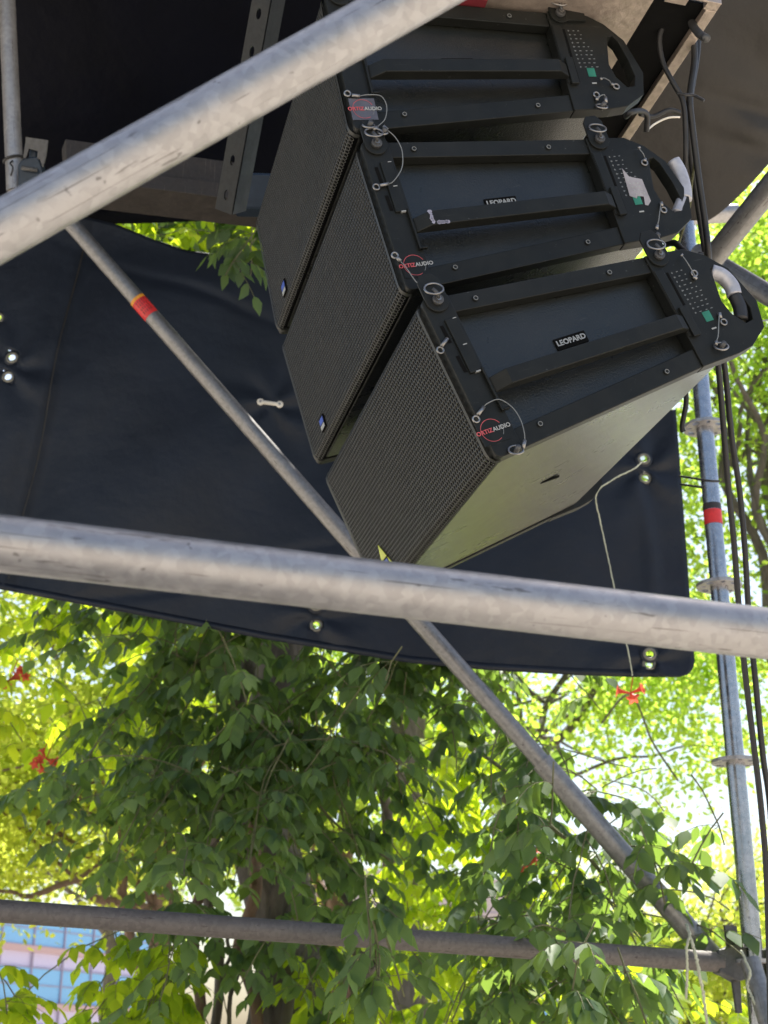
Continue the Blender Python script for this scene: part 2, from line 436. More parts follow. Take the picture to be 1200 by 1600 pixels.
place(mb.build('clamp_body', M_bluesteel, bevel=.004), cl)
mb = MB(); mb.tube([at(34, 262, 3.68), at(58, 266, 3.68)], .006, 12); place(mb.build('bolt', M_cast, smooth=True), cl)
zt_ = MB(); u = (tb_-ta).normalized(); q0 = pt_on(ta, tb_, 18, 250)
w1 = u.orthogonal().normalized(); w2 = u.cross(w1)
zt_.tube([q0+(w1*math.cos(t)+w2*math.sin(t))*(RT+.003)+u*.006*math.cos(t) for t in [2*math.pi*i/24 for i in range(24)]], .0035, 8, closed=True)
zt_.tube(smooth_path([q0+w1*.0, at(16, 255, 3.70), at(20, 262, 3.68), at(17, 275, 3.68)]), .0025, 6)
tag(zt_.build('cable_tie', M_rubber, smooth=True), 'black cable tie around the foot of the top left tube', 'cable tie')

# right-hand tubes behind the speaker grips
tag(tubeobj('scaffold_tube', at(1060, 470, 2.95), at(1290, 185, 2.65), RT, M_pipe2), 'brown-lit tube rising to the right edge beside the roof cloth', 'scaffold tube')
tag(tubeobj('scaffold_tube', at(1090, 395, 3.35), at(1300, 520, 3.0), RT, M_pipe2), 'grey tube slanting down to the right behind the taped lowest handle', 'scaffold tube')
tag(tubeobj('scaffold_tube', at(1010, 342, 4.3), at(1150, 333, 4.4), RT*1.2, M_pipe), 'short pale tube end behind the middle speaker handle', 'scaffold tube')
# brown beam top left
bo = at(140, 300, 3.45)
beam = empty('deck_beam', bo, 'brown deck beam with lower flange above the leaf gap at top left', 'beam')
e0, e1 = at(95, 290, 3.40), at(402, 328, 3.62)
bd = (e1-e0); L = bd.length; bd.normalize(); upv = Vector((0, 0, 1)); bn = bd.cross(upv).normalized(); upb = bn.cross(bd)
def beam_box(x0, x1, y0, y1, z0, z1, name, mat, par):
    mb = MB(); V = [e0+bd*x+bn*y+upb*z-bo for z in (z0, z1) for x, y in ((x0,y0),(x1,y0),(x1,y1),(x0,y1))]
    mb.add(V, [(0,3,2,1),(4,5,6,7),(0,1,5,4),(1,2,6,5),(2,3,7,6),(3,0,4,7)])
    return mb.build(name, mat, par, bevel=.0015)
beam_box(0, L, -.02, .10, -.042, 0, 'lower_flange', M_brownbeam, beam)
beam_box(0, L-.06, .03, .075, .001, .085, 'web', M_brownbeam, beam)
# perforated angle bar
ag = empty('angle_bar', at(360, 300, 2.85), 'dark perforated steel angle hanging behind the front tube, left of the speakers', 'angle bar')
p0, p1 = at(336, 326, 2.95), at(404, -60, 2.72)
ad = (p1-p0); AL = ad.length; ad.normalize(); an = (CAM-p0); an = (an-ad*an.dot(ad)).normalized(); asd = ad.cross(an).normalized()
if asd.x < 0: asd = -asd
a35 = R_(30); an, asd = (an*math.cos(a35)-asd*math.sin(a35)), (asd*math.cos(a35)+an*math.sin(a35))
mb = MB(); step = .075; N = int(AL/step); wd = .042
for i in range(N):                # face with round holes
    z0, z1 = i*step, (i+1)*step; cz = (z0+z1)/2; ca = math.atan2(step, wd); THS = sorted([2*math.pi*j/20 for j in range(20)]+[ca, math.pi-ca, math.pi+ca, 2*math.pi-ca]); k = len(THS)
    hole = [(wd/2+.0055*math.cos(q), cz+.011*math.sin(q)) for q in THS]
    out = []
    for th in THS:
        dx, dz = math.cos(th), math.sin(th)
        tt = min((wd/2)/abs(dx) if abs(dx) > 1e-6 else 9, (step/2)/abs(dz) if abs(dz) > 1e-6 else 9); out.append((wd/2+dx*tt, cz+dz*tt))
    V = [p0+asd*x+ad*z-ag.location for x, z in out]+[p0+asd*x+ad*z-ag.location for x, z in hole]
    V += [q-an*.005 for q in V]
    mb.add(V, [(j, (j+1) % k, k+(j+1) % k, k+j) for j in range(k)]+[(2*k+j, 3*k+j, 3*k+(j+1) % k, 2*k+(j+1) % k) for j in range(k)]+[(k+j, k+(j+1) % k, 3*k+(j+1) % k, 3*k+j) for j in range(k)])
mb.build('perforated_face', M_angle, ag)
mb = MB(); mb.obox(p0+ad*AL/2-an*.0325+asd*(wd-.0025)-ag.location, ad*AL/2, an*.027, asd*.0025)
mb.build('side_flange', M_angle, ag)
cb = MB(); pxpoly(cb, [(372, 268), (428, 270), (428, 328), (362, 326)], 3.15, .09)
tag(cb.build('motor_box', M_bluesteel, bevel=.006), 'dark blue steel box on the brown beam beside the top speaker', 'box')

# ------------------------------------------------------------------ tarps
def tarp_sheet(name, P, mat, th=.0015):
    mb = MB(); mb.grid(P); o = mb.build(name, mat, smooth=True)
    s_ = o.modifiers.new('s', 'SOLIDIFY'); s_.thickness = th; return o
# big back tarp in the plane Y ~3.75: outline in picture terms, from its own top and bottom edges
def lerp_edge(pts, x):
    for (x0, y0), (x1, y1) in zip(pts, pts[1:]):
        if x0 <= x <= x1: t = (x-x0)/(x1-x0); return y0+(y1-y0)*t
    return pts[-1][1] if x > pts[-1][0] else pts[0][1]
top_e = [(-200, 250), (0, 290), (130, 338), (180, 350), (240, 374), (290, 391), (340, 398), (410, 402), (600, 430), (900, 560), (1010, 612), (1056, 640), (1100, 660)]
bot_e = [(-200, 880), (0, 921), (200, 958), (420, 1000), (640, 1036), (760, 1047), (900, 1055), (1000, 1058), (1042, 1059), (1066, 1052), (1080, 1038), (1086, 1018), (1100, 1000)]
GROM = [(19, 559), (13, 589), (-3, 497), (494, 945), (494, 977), (1006, 717), (1008, 747), (1015, 1022), (1014, 1038)]
YT = 3.84
def tarp_y(px, py):
    # soft folds: a crease from (125,400) to (38,800), slow waves elsewhere
    xc = 125-(py-400)*.2175
    d = px-xc
    y = YT + .022*math.exp(-((d-14)/30)**2) - .012*math.exp(-((d+6)/9)**2) - .03*math.exp(-((d+45)/60)**2)
    y += .018*math.sin(px/95+py/240)+.012*math.sin(py/120-px/210)+.01*math.sin((px+py)/60)*math.exp(-((py-700)/200)**2)
    y += .03*math.exp(-((px-300)/200)**2-((py-380)/50)**2)
    for gx, gy in ((16, 572), (494, 962), (1007, 732), (1015, 1030), (425, 632)):
        dx, dy = px-gx, py-gy; r = math.hypot(dx, dy)
        if r < 170: y += .0065*math.sin(5*math.atan2(dy, dx)+r/40)*math.exp(-((r-35)/45)**2)
    y += .010*math.exp(-((py-880+.22*(px-420)+8*math.sin(px/60))/9)**2)*math.exp(-((px-330)/190)**2)
    y += .009*math.exp(-((py-455-.35*(px-300)+6*math.sin(px/40))/8)**2)*math.exp(-((px-300)/150)**2)
    y -= .010*math.exp(-((px-1010-.1*(py-850)+5*math.sin(py/50))/10)**2)*math.exp(-((py-870)/130)**2)
    return y
NX, NY = 170, 110
xs = [-200+1290*(i/NX) for i in range(NX+1)]
rowsP = []
import bisect
def tarp_px(i, j):
    x = xs[i]; 
    # right edge leans: x shrinks towards the top
    yt, yb = lerp_edge(top_e, x), lerp_edge(bot_e, x)
    y = yt+(yb-yt)*j/NY
    if x > 900:
        w = (x-900)/190; right = 1056+ (y-640)*(30/400) if y > 640 else 1056
        x2 = 900+(right-900)*w
        # rounded lower corner
        if y > 1030: 
            r = min(1, (y-1030)/28); x2 = 900+((right-26*(1-math.sqrt(max(0, 1-r*r))))-900)*w
        x = x2
    return x, y
bot_e = [(-200, 880), (0, 921), (200, 958), (420, 1000), (640, 1036), (760, 1047), (900, 1055), (1000, 1058), (1100, 1058)]
top_e = top_e[:-1]+[(1100, 640)]
keep = MB(); grid = [[tarp_px(i, j) for i in range(NX+1)] for j in range(NY+1)]
V = [atY(x, y, tarp_y(x, y)) for row in grid for x, y in row]
F = []
for j in range(NY):
    for i in range(NX):
        cx = (grid[j][i][0]+grid[j+1][i+1][0])/2; cy = (grid[j][i][1]+grid[j+1][i+1][1])/2
        if any(math.hypot(cx-gx, cy-gy) < 9.5 for gx, gy in GROM): continue
        F.append((j*(NX+1)+i, j*(NX+1)+i+1, (j+1)*(NX+1)+i+1, (j+1)*(NX+1)+i))
keep.add(V, F)
bt = empty('back_tarp', atY(500, 1000, YT), 'large black tarp with metal eyelets stretched behind the speakers and brace', 'tarp')
sh = keep.build('sheet', M_tarp, smooth=True); s_ = sh.modifiers.new('s', 'SOLIDIFY'); s_.thickness = .0015
sh.location = -bt.location; sh.parent = bt
for gx, gy in GROM:
    c = atY(gx, gy, tarp_y(gx, gy)-.002)-bt.location; n = 24; mb = MB()
    prof = [(.0105, 0), (.0115, -.003), (.0160, -.004), (.0195, -.002), (.027, .0015)]
    rings = [[c+Vector((math.cos(2*math.pi*i/n)*r, y, math.sin(2*math.pi*i/n)*r)) for i in range(n+1)] for r, y in prof]
    mb.grid(rings[:4]); mb.build('eyelet', M_brass, bt, True)
    MB().grid(rings[3:]).build('eyelet_patch', M_tarp, bt, True)
# hem and seam lines as narrow doubled strips
def strip(path, w, name, mat, off=-.0032):
    mb = MB(); P = []
    for (x, y) in path:
        P.append([atY(x, y-w/2, tarp_y(x, y)+off)-bt.location, atY(x, y+w/2, tarp_y(x, y)+off)-bt.location])
    mb.grid(P); o = mb.build(name, mat, bt, True); s2 = o.modifiers.new('s', 'SOLIDIFY'); s2.thickness = .0012; return o
strip([(x, lerp_edge(bot_e, x)-6) for x in range(-190, 1040, 10)], 11, 'hem', M_tarp)
mb = MB(); P = []
for y in range(360, 910, 8):
    x = 125-(y-400)*.2175+3*math.sin(y/50); P.append([atY(x-1.2, y, tarp_y(x, y)-.006)-bt.location, atY(x+1.2, y, tarp_y(x, y)-.006)-bt.location])
mb.grid(P); o = mb.build('seam', M_roof2, bt, True)
# white webbing toggle
tg = empty('strap_toggle', atY(422, 630, 3.66), 'small white bone-shaped toggle fixed on the black tarp left of the middle speaker', 'toggle')
mb = MB(); cc = [atY(407, 628, 3.66), atY(437, 632, 3.66)]
mb.tube([cc[0], cc[1]], .0058, 10)
for q in cc: mb.tube([q+Vector((0, -.004, 0)), q+Vector((0, .004, 0))], .0105, 14)
o = mb.build('toggle_body', M_strap, smooth=False, bevel=.002); o.location = -tg.location; o.parent = tg
for q in cc:
    o = MB().tube([q+Vector((0, -.006, 0)), q+Vector((0, -.0035, 0))], .0035, 10).build('rivet', M_bright); o.location = -tg.location; o.parent = tg

# roof cloths
P = []
for j in range(30):
    row = []
    for i in range(50):
        X = -4+5.0*i/49; Y = 1.55+2.34*j/29
        z = 4.28+.35*(3.89-Y)+.03*math.sin(X*3+Y*2)+.02*math.sin(Y*9+X)+(-.06*(max(0, Y-3.2)/.6)**2)
        row.append((X, Y, z))
    P.append(row)
tag(tarp_sheet('roof_tarp', P, M_roof), 'black roof cloth filling the top left above the tubes', 'tarp')
# right hand roof cloth, sagging and creased, edge running from the lower left to the right side
P = []
eL = [(700, 60), (850, 200), (1000, 330), (1108, 345)]      # hidden left border, from top
for j in range(140):
    t = j/139
    # border point along lower edge from (1105,345) to (1260,205)
    row = []
    for i in range(110):
        s = i/109
        # s: left->right, t: top->bottom. bottom edge follows cloth rim
        xb = 820+s*520; yb = 345-88*(max(0, xb-1105)/95)**1.25 if xb > 1105 else 345-(1105-xb)*.02
        xt = 700+s*700; yt = -160
        x = xt+(xb-xt)*t; y = yt+(yb-yt)*t
        z = 3.35+.25*(1-t)*0+.35*t
        f_ = math.exp(-((x-1190)/160)**2)*(.5+.5*s)
        for (yy, sl_, wd_, am) in ((150, .28, 9, .020), (190, .33, 12, -.018), (215, .22, 8, .014), (262, .16, 10, -.012), (60, .5, 26, .02)):
                z += .9*am*math.exp(-((y-yy-(x-1110)*sl_)/(wd_*1.4+.06*max(0, x-1110)))**2)*max(0, min(1, (x-1070)/110))**1.5
        z += .02*math.sin((y+x*.5)/60)
        z += .05*math.sin(s*3+t*2)
        row.append(at(x, y, z))
    P.append(row)
tag(tarp_sheet('roof_tarp', P, M_roof2), 'brown-grey creased roof cloth at the top right behind the cables', 'tarp')

# ------------------------------------------------------------------ speakers
YAW, HW = -0.24645, .280
POSE = {1: (0.20538, (-0.11322, 1.84520, 1.67968)), 2: (0.28971, (-0.05031, 1.86063, 1.38545)), 3: (0.43497, (0.04485, 1.83789, 1.07688))}
def pose(k):
    t, P = POSE[k]
    w = Vector((math.sin(YAW), math.cos(YAW), 0)); n = Vector((-math.cos(YAW), math.sin(YAW), 0)); up = Vector((0, 0, 1))
    fn = math.cos(t)*n-math.sin(t)*up; h = math.cos(t)*up+math.sin(t)*n
    M4 = Matrix.Identity(4)
    for i in range(3): M4[i][0], M4[i][1], M4[i][2], M4[i][3] = -fn[i], w[i], h[i], (Vector(P)+Vector((0,0,1.6)))[i]
    return M4
def side(k, px, py, u=-.0135):      # pixel -> local point on the near side plate
    M4 = pose(k); Mi = M4.inverted(); o = Mi @ CAM; d = (Mi.to_3x3() @ ray(px, py)); return o+d*((u-o.y)/d.y)
def front(k, px, py, x=-.001):
    M4 = pose(k); Mi = M4.inverted(); o = Mi @ CAM; d = (Mi.to_3x3() @ ray(px, py)); return o+d*((x-o.x)/d.x)
TAN = math.tan(R_(5))
def rounded(poly, r, idx, n=6):
    out = []; N = len(poly)
    for i, p in enumerate(poly):
        if i not in idx: out.append(p); continue
        p = Vector(p); a = Vector(poly[i-1])-p; b = Vector(poly[(i+1) % N])-p; a.normalize(); b.normalize()
        p0, p1 = p+a*r, p+b*r
        for k in range(n+1):
            t = k/n; out.append(tuple((1-t)**2*p0+2*t*(1-t)*p+t*t*p1))
    return out
def text_mesh(body, size, name, mat, parent, M4, align='CENTER', bold=0):
    c = bpy.data.curves.new(name, 'FONT'); c.body = body; c.size = size; c.align_x = align; c.align_y = 'CENTER'; c.extrude = .0002; c.offset = bold
    c.resolution_u = 3
    to = bpy.data.objects.new('tmp', c); me = bpy.data.meshes.new_from_object(to); bpy.data.objects.remove(to); bpy.data.curves.remove(c)
    me.name = name; me.materials.clear(); me.materials.append(mat)
    o = bpy.data.objects.new(name, me); COL.objects.link(o); o.parent = parent; o.matrix_basis = M4; return o
def side_text_mat(x, y, z, rot=0):      # text lying on the side plate, reading along +x, seen from -y
    return Matrix.Translation((x, y, z)) @ Matrix.Rotation(-rot, 4, 'Y') @ Matrix.Rotation(R_(90), 4, 'X')
def ring_pts(c, r, n=20, tilt=0, plane='xz'):
    return [Vector(c)+Vector((math.cos(2*math.pi*i/n)*r, math.sin(2*math.pi*i/n)*r*math.sin(tilt), math.sin(2*math.pi*i/n)*r*math.cos(tilt))) for i in range(n)]

def grille_mesh():
    # hexagonal perforated sheet bent over the top and bottom edges
    pitch = .0088; W_ = .679; rr = .018
    Lf = HW-2*rr; La = rr*math.pi/2; Ls = Lf+2*La
    def prof(s):      # s from top to bottom
        if s < La: a = s/La*math.pi/2; return (rr-rr*math.sin(a), -rr+rr*math.cos(a))
        if s < La+Lf: return (0, -rr-(s-La))
        a = (s-La-Lf)/La*math.pi/2; return (rr-rr*math.cos(a), -rr-Lf-rr*math.sin(a))
    dx = pitch; dz = pitch*math.sqrt(3)/2
    R1 = pitch/math.sqrt(3); R2 = R1*.74
    V = []; F = []; row = 0
    s = R1+.001
    while s < Ls-R1:
        u = .008+(dx/2 if row % 2 else 0)+dx/2
        while u < W_-.008-dx/2:
            b = len(V)
            for rad, off in ((R1, 0), (R2, 0), (R2, .0022)):
                for k in range(6):
                    a = math.pi/6+k*math.pi/3
                    x, z = prof(min(Ls, max(0, s+math.sin(a)*rad))); V.append((x+off, u+math.cos(a)*rad, z))
            for k in range(6):
                j = (k+1) % 6; F += [(b+k, b+j, b+6+j, b+6+k), (b+6+k, b+6+j, b+12+j, b+12+k)]
            u += dx
        s += dz; row += 1
    return np.array(V), np.array(F), prof, Ls
gV, gF, gprof, gLs = grille_mesh()

def make_speaker():
    root = empty('line_array_speaker')
    # cabinet shell
    D = .470
    mb = MB()
    poly = [(.020, -.004), (D, -.004-TAN*D), (D, -HW+.004+TAN*D), (.020, -HW+.004)]
    mb.prism(poly, .014, .665); cab = mb.build('cabinet', M_paint, root, bevel=.003)
    MB().box((.225, .30, -HW+.0245), (.262, .307, -HW+.0215)).build('cabinet_slot', M_foam, cab)
    # grille
    gr = npmesh('grille', gV, gF, M_grille, root)
    for u0, u1 in ((.0, .0085), (.6705, .679)):       # solid borders of the grille
        mb = MB(); P = [[(gprof(gLs*i/30)[0]-.0006, u, gprof(gLs*i/30)[1]) for u in (u0, u1)] for i in range(31)]; mb.grid(P)
        mb.build('grille_border', M_grille, gr, True)
    MB().box((.010, .004, -HW+.006), (.0195, .675, -.006)).build('foam_backing', M_foam, root)
    # side frames
    t0, t1 = -.0125, .0125
    zt = lambda x: -TAN*x
    zb = lambda x: -HW+TAN*x
    for near in (True, False):
        y0, y1 = (t0, t1) if near else (.679-t1, .679-t0)
        ym = (y0+.004, y1) if near else (y0, y1-.004)
        mb = MB()
        mb.prism(rounded([(.0055, zt(.0055)), (.0055, zb(.0055)), (.053, zb(.053)), (.053, zt(.053))], .014, (0, 1)), y0, y1)
        # rails
        for f0, f1 in ((0, -.030), ):
            mb.prism([(.053, zt(.053)), (.053, zt(.053)-.030), (.408, zt(.408)-.030), (.408, zt(.408))], ym[0], ym[1])
            mb.prism([(.053, zb(.053)+.034), (.053, zb(.053)), (.408, zb(.408)), (.408, zb(.408)+.034)], ym[0], ym[1])
        # rear plate with grip hole
        outer = [(.408, zt(.408)), (.480, zt(.480)), (.512, -.062), (.543, -.098), (.562, -.168), (.550, -.214), (.512, -.238), (.480, -.243), (.408, -.245)]
        inner = [(.500, -.150), (.512, -.090), (.522, -.088), (.530, -.100), (.540, -.140), (.544, -.175), (.537, -.196), (.522, -.198), (.506, -.176)]
        mb.ringprism(outer, inner, y0, y1)
        fr = mb.build('side_frame', M_plate, root, bevel=.0018)
        if near: nfr = fr
        # bar across
        ys = (-.0345, -.0085) if near else (.679+.0085, .679+.0345)
        b = MB()
        if near: pl = [(.048, t0+.001), (.050, -.016), (.074, -.0345), (.392, -.0345), (.412, -.020), (.412, t0+.001)]
        else: pl = [(.048, .679-t0), (.050, .695), (.074, .7135), (.392, .7135), (.412, .699), (.412, .679-t0)]
        n = len(pl); V = [(x, y, -.155-.02*x*0) for x, y in pl]+[(x, y, -.181) for x, y in pl]
        b.add(V, [tuple(range(n)), tuple(range(n, 2*n))[::-1]]+[(i, n+i, n+(i+1) % n, (i+1) % n) for i in range(n)])
        b.build('grip_bar', M_plate, root, bevel=.0015)
    # recess step between rails (inner floor has thin lip)
    # details on the near plate
    y = t0
    for x0, z0, z1 in ((.019, -.052, -.083), (.021, -.106, -.135)):
        mb = MB(); mb.add([(x0-.003, y-.0006, z0), (x0+.003, y-.0006, z0), (x0+.004, y-.0006, z1), (x0-.002, y-.0006, z1)], [(0, 3, 2, 1)])
        mb.build('slot', M_foam, nfr)
    mb = MB(); mb.box((.027, y-.004, -.140), (.047, y, -.045)); mb.box((.0455, y-.007, -.212), (.0495, y, -.136)); mb.box((.0495, y-.007, -.212), (.060, y, -.208))
    mb.build('latch_cover', M_plate, nfr, bevel=.001)
    mb = MB(); mb.box((.409, y-.002, -.190), (.426, y, -.066)); mb.box((.414, y-.008, -.195), (.428, y-.002, -.140))
    mb.build('rear_latch', M_plate, nfr, bevel=.0015)
    MB().box((.429, y-.0007, -.188), (.433, y, -.075)).build('slot', M_foam, nfr)
    for sx, sz in ((.095, -.023), (.335, -.045), (.098, -.252+.004), (.343, -.233)):
        s1 = MB(); c = Vector((sx, y+.0035, sz))
        s1.tube([c, c+Vector((0, -.0022, 0))], .0050, 14); sc = s1.build('screw', M_plate, root, bevel=.0006)
        s2 = MB(); s2.tube(ring_pts(c+Vector((.0, -.0022, 0)), .0034, 12), .0007, 5, closed=True); s2.build('screw_ring', M_grey, sc)
    # printed angle scale
    mb = MB(); rs = random.Random(3)
    for i in range(10):
        z = -.078-i*.0086
        for j in range(4):
            x = .438+i*.0004+j*.0095+(.003 if i % 2 and j > 1 else 0)
            if j == 3 and i < 4: continue
            wl = .0022+rs.random()*.0022
            mb.box((x, y-.0004, z-.0007), (x+wl, y, z+.0007))
            if j == 0: mb.box((x+.0010, y-.0005, z-.0018), (x+.0017, y, z+.0018))
    mb.build('printed_scale', M_grey, nfr)
    MB().box((.4535, y-.0006, -.176), (.468, y, -.158)).build('green_label', M_green, nfr)
    for q0, q1 in (((.456, y-.0005, -.191), (.465, y, -.1885)), ((.036, y-.0046, -.141), (.044, y, -.1392)), ((.040, y-.0046, -.0475), (.046, y, -.0463)), ((.036, y-.0046, -.0935), (.043, y, -.092))):
        MB().box(q0, q1).build('printed_mark', M_white, nfr)
    # rigging tongues: front and rear, reaching to the box above
    for x, zz in ((.030, -.004), (.430, -.036)):
        mb = MB(); R0 = .019
        pl = [(x+R0*math.cos(a), zz-.008-R0*math.sin(a)) for a in [math.pi*i/10 for i in range(11)]]
        pl += [(x-R0*.95, zz+.028), (x-R0*.5, zz+.040), (x+R0*.5, zz+.040), (x+R0*.95, zz+.028)]
        mb.prism(pl, y-.0045, y-.0004); lk = mb.build('rigging_link', M_plate, root, bevel=.001)
        mb = MB(); c = Vector((x, y-.0045, zz-.008)); mb.tube([c, c+Vector((0, -.006, 0))], .009, 16); pn = mb.build('lock_pin', M_cast, root, bevel=.001)
        mb = MB(); mb.tube([c+Vector((0, -.0062, 0)), c+Vector((0, -.0085, 0))], .0042, 12); mb.build('pin_button', M_bright, pn)
        mb = MB(); mb.tube(ring_pts(c+Vector((-.002, -.010, .016)), .0145, 24, .5), .0016, 7, closed=True); mb.build('pull_ring', M_bright, pn, True)
        mb = MB(); mb.tube([c+Vector((0, -.007, 0)), c+Vector((-.001, -.012, .008)), c+Vector((-.004, -.011, .016))], .0028, 8); mb.build('swivel', M_cast, pn, True)
    return root
sp1 = make_speaker()
def copy_tree(o, parent=None):
    c = o.copy(); COL.objects.link(c)
    if parent: c.parent = parent; c.matrix_parent_inverse = o.matrix_parent_inverse
    for ch in list(o.children): copy_tree(ch, c)
    return c
sp2 = copy_tree(sp1); sp3 = copy_tree(sp1)
SP = {1: sp1, 2: sp2, 3: sp3}
for k in SP:
    SP[k].matrix_world = pose(k); SP[k]['category'] = 'loudspeaker'; SP[k]['group'] = 'line array speakers hanging in a column'
sp1['label'] = 'topmost black line array speaker, partly hidden by the diagonal front tube, grip untaped'
sp2['label'] = 'middle black line array speaker with a silver sticker and grey taped handle'
sp3['label'] = 'lowest black line array speaker with pale sunlit underside and white lettered badge'

def in_side(k, pts, u=-.0165): return [side(k, x, y, u) for x, y in pts]
def lanyard(k, eye, ferr1, path, ferr2, ringc, rr=.0085):
    """eyelet screwed to the plate, crimped wire loop, second crimp and pin ring"""
    e = side(k, *eye, -.0145)
    mb = MB(); mb.tube(ring_pts(e, .0052, 16), .0015, 7, closed=True); ey = mb.build('lanyard_eyelet', M_bright, SP[k], True)
    f = in_side(k, ferr1); MB().tube(f, .0030, 8).build('crimp', M_bright, ey, True)
    if path:
        P = smooth_path([f[1]]+in_side(k, path, -.022)+[side(k, *ferr2[0], -.02)]); MB().tube(P, .0009, 6).build('lanyard_wire', M_grey, ey, True)
        f2 = in_side(k, ferr2, -.02); MB().tube(f2, .0030, 8).build('crimp', M_bright, ey, True)
    if ringc:
        c = side(k, *ringc, -.018)
        MB().tube(ring_pts(c, rr, 18, .6), .0017, 7, closed=True).build('pin_ring', M_bright, ey, True)
        MB().tube([c+Vector((0, .006, -.002)), c+Vector((.003, -.008, .002))], .0042, 10).build('pin_head', M_cast, ey, True)
lanyard(3, (688, 547), ((690, 541), (699, 529)), None, None, None)
lanyard(3, (744, 655), ((747, 648), (756, 636)), [(762, 630), (780, 624), (800, 636), (813, 655), (819, 675)], ((820, 688), (817, 700)), (806, 703), .011)
lanyard(2, (588, 292), ((594, 290), (607, 287)), [(615, 283), (628, 262), (628, 235), (618, 215), (606, 204)], ((605, 203), (599, 197)), (598, 207), .008)
lanyard(2, (617, 399), ((620, 402), (626, 408)), [(636, 420), (650, 440), (662, 448)], ((664, 450), (669, 452)), (672, 442), .013)
lanyard(1, (543, 146), ((550, 149), (562, 150)), [(575, 148), (595, 150), (604, 165), (602, 185), (592, 196)], ((590, 198), (583, 203)), (576, 196), .010)
lanyard(3, (1085, 427), ((1083, 432), (1089, 436)), [(1075, 412), (1068, 402)], ((1066, 400), (1064, 398)), None)
lanyard(3, (1131, 503), ((1126, 497), (1124, 489)), [(1123, 505), (1122, 525)], ((1119, 533), (1119, 539)), (1127, 541), .011)
lanyard(2, (1007, 254), ((1007, 252), (1008, 248)), [(1005, 240), (1000, 234)], ((999, 232), (998, 230)), None)
lanyard(2, (1037, 328), ((1034, 322), (1033, 316)), [(1031, 330), (1029, 345)], ((1027, 352), (1026, 358)), (1024, 371), .006)
lanyard(1, (963, 135), ((959, 133), (955, 131)), [(952, 126), (944, 122)], ((940, 123), (938, 124)), None)
lanyard(1, (932, 148), ((932, 152), (933, 157)), [(938, 150), (944, 148)], ((946, 152), (947, 160)), (940, 166), .010)

def logo(k, px, py, dark=False):
    c = side(k, px, py, -.0140); x, z = c.x, c.z
    fr = [o for o in SP[k].children if o.name.startswith('side_frame')][0]
    st = MB()
    st.box((x-.022, -.0134, z-.021), (x+.022, -.0126, z+.021)); s_ = st.build('logo_sticker', M_darksticker if dark else M_plate, fr)
    y = -.0139
    def arc(a0, a1, mat):
        P = []; R0 = .0185
        for i in range(25):
            a = R_(a0+(a1-a0)*i/24); P.append([(x+math.cos(a)*q, y, z+math.sin(a)*q) for q in (R0-.0008, R0)])
        MB().grid(P).build('logo_ring', mat, s_)
    arc(25, 190, M_red); arc(190, 300, M_red); arc(-40, 12, M_grey)
    text_mesh('ORTIZ', .0095, 'lettering', M_red, s_, side_text_mat(x-.013, y-.0003, z), bold=.0002)
    text_mesh('AUDIO', .0095, 'lettering', M_white, s_, side_text_mat(x+.0165, y-.0003, z), bold=.0002)
logo(3, 769, 672); logo(2, 648, 414); logo(1, 568, 170, True)
# badge in the recess
for k in (1, 2, 3):
    c = SP[k]
    cab = [o for o in c.children if o.name.startswith('cabinet')][0]
    mb = MB(); mb.box((.198, .0115, -.138), (.256, .0140, -.118)); bd_ = mb.build('badge_plate', M_foam, cab)
    text_mesh('LEOPARD', .0125, 'lettering', M_white, bd_, side_text_mat(.227, .0108, -.1275), bold=.0004)
    # front badge
q = front(2, 505, 661)
for k in (1, 2, 3):
    gr = [o for o in SP[k].children if o.name.startswith('grille')][0]
    mb = MB(); mb.box((-.0035, q.y-.016, q.z-.014), (-.0005, q.y+.016, q.z+.014)); bb_ = mb.build('front_badge', M_foam, gr, bevel=.001)
    MB().box((-.0042, q.y-.013, q.z-.001), (-.0034, q.y+.013, q.z+.010)).build('badge_mark', M_blue, bb_)
    MB().box((-.0042, q.y-.013, q.z-.011), (-.0034, q.y+.013, q.z-.003)).build('badge_mark', M_white, bb_)
gr3 = [o for o in SP[3].children if o.name.startswith('grille')][0]
q = front(3, 602, 874)
mb = MB(); mb.prism([(q.y-.034, q.z-.024), (q.y+.034, q.z-.024), (q.y, q.z+.030)], -.0032, -.0016, lambda a, b, c: (b, a, c)); mb.build('warning_sticker', M_yellow, gr3)
# middle speaker extras
fr2 = [o for o in SP[2].children if o.name.startswith('side_frame')][0]
fr3 = [o for o in SP[3].children if o.name.startswith('side_frame')][0]
mb = MB(); pl = [(side(2, x, y, -.0135).x, side(2, x, y, -.0135).z) for x, y in ((972, 263), (983, 276), (1003, 280), (1017, 314), (1013, 321), (1008, 320), (1006, 307), (996, 306), (995, 310), (984, 306))]
mb.prism(pl, -.0137, -.0130); stk = mb.build('silver_sticker', M_sticker, fr2)
mb = MB()
for i in range(5):
    for j in range(3):
        c = side(2, 980+i*3.3+j*6, 282+i*5.2-j*.6, -.0137)
        if i < 1 and j > 0: continue
        mb.box((c.x, -.0142, c.z-.0011), (c.x+.003, -.0137, c.z+.0011))
mb.build('sticker_print', M_white, stk)
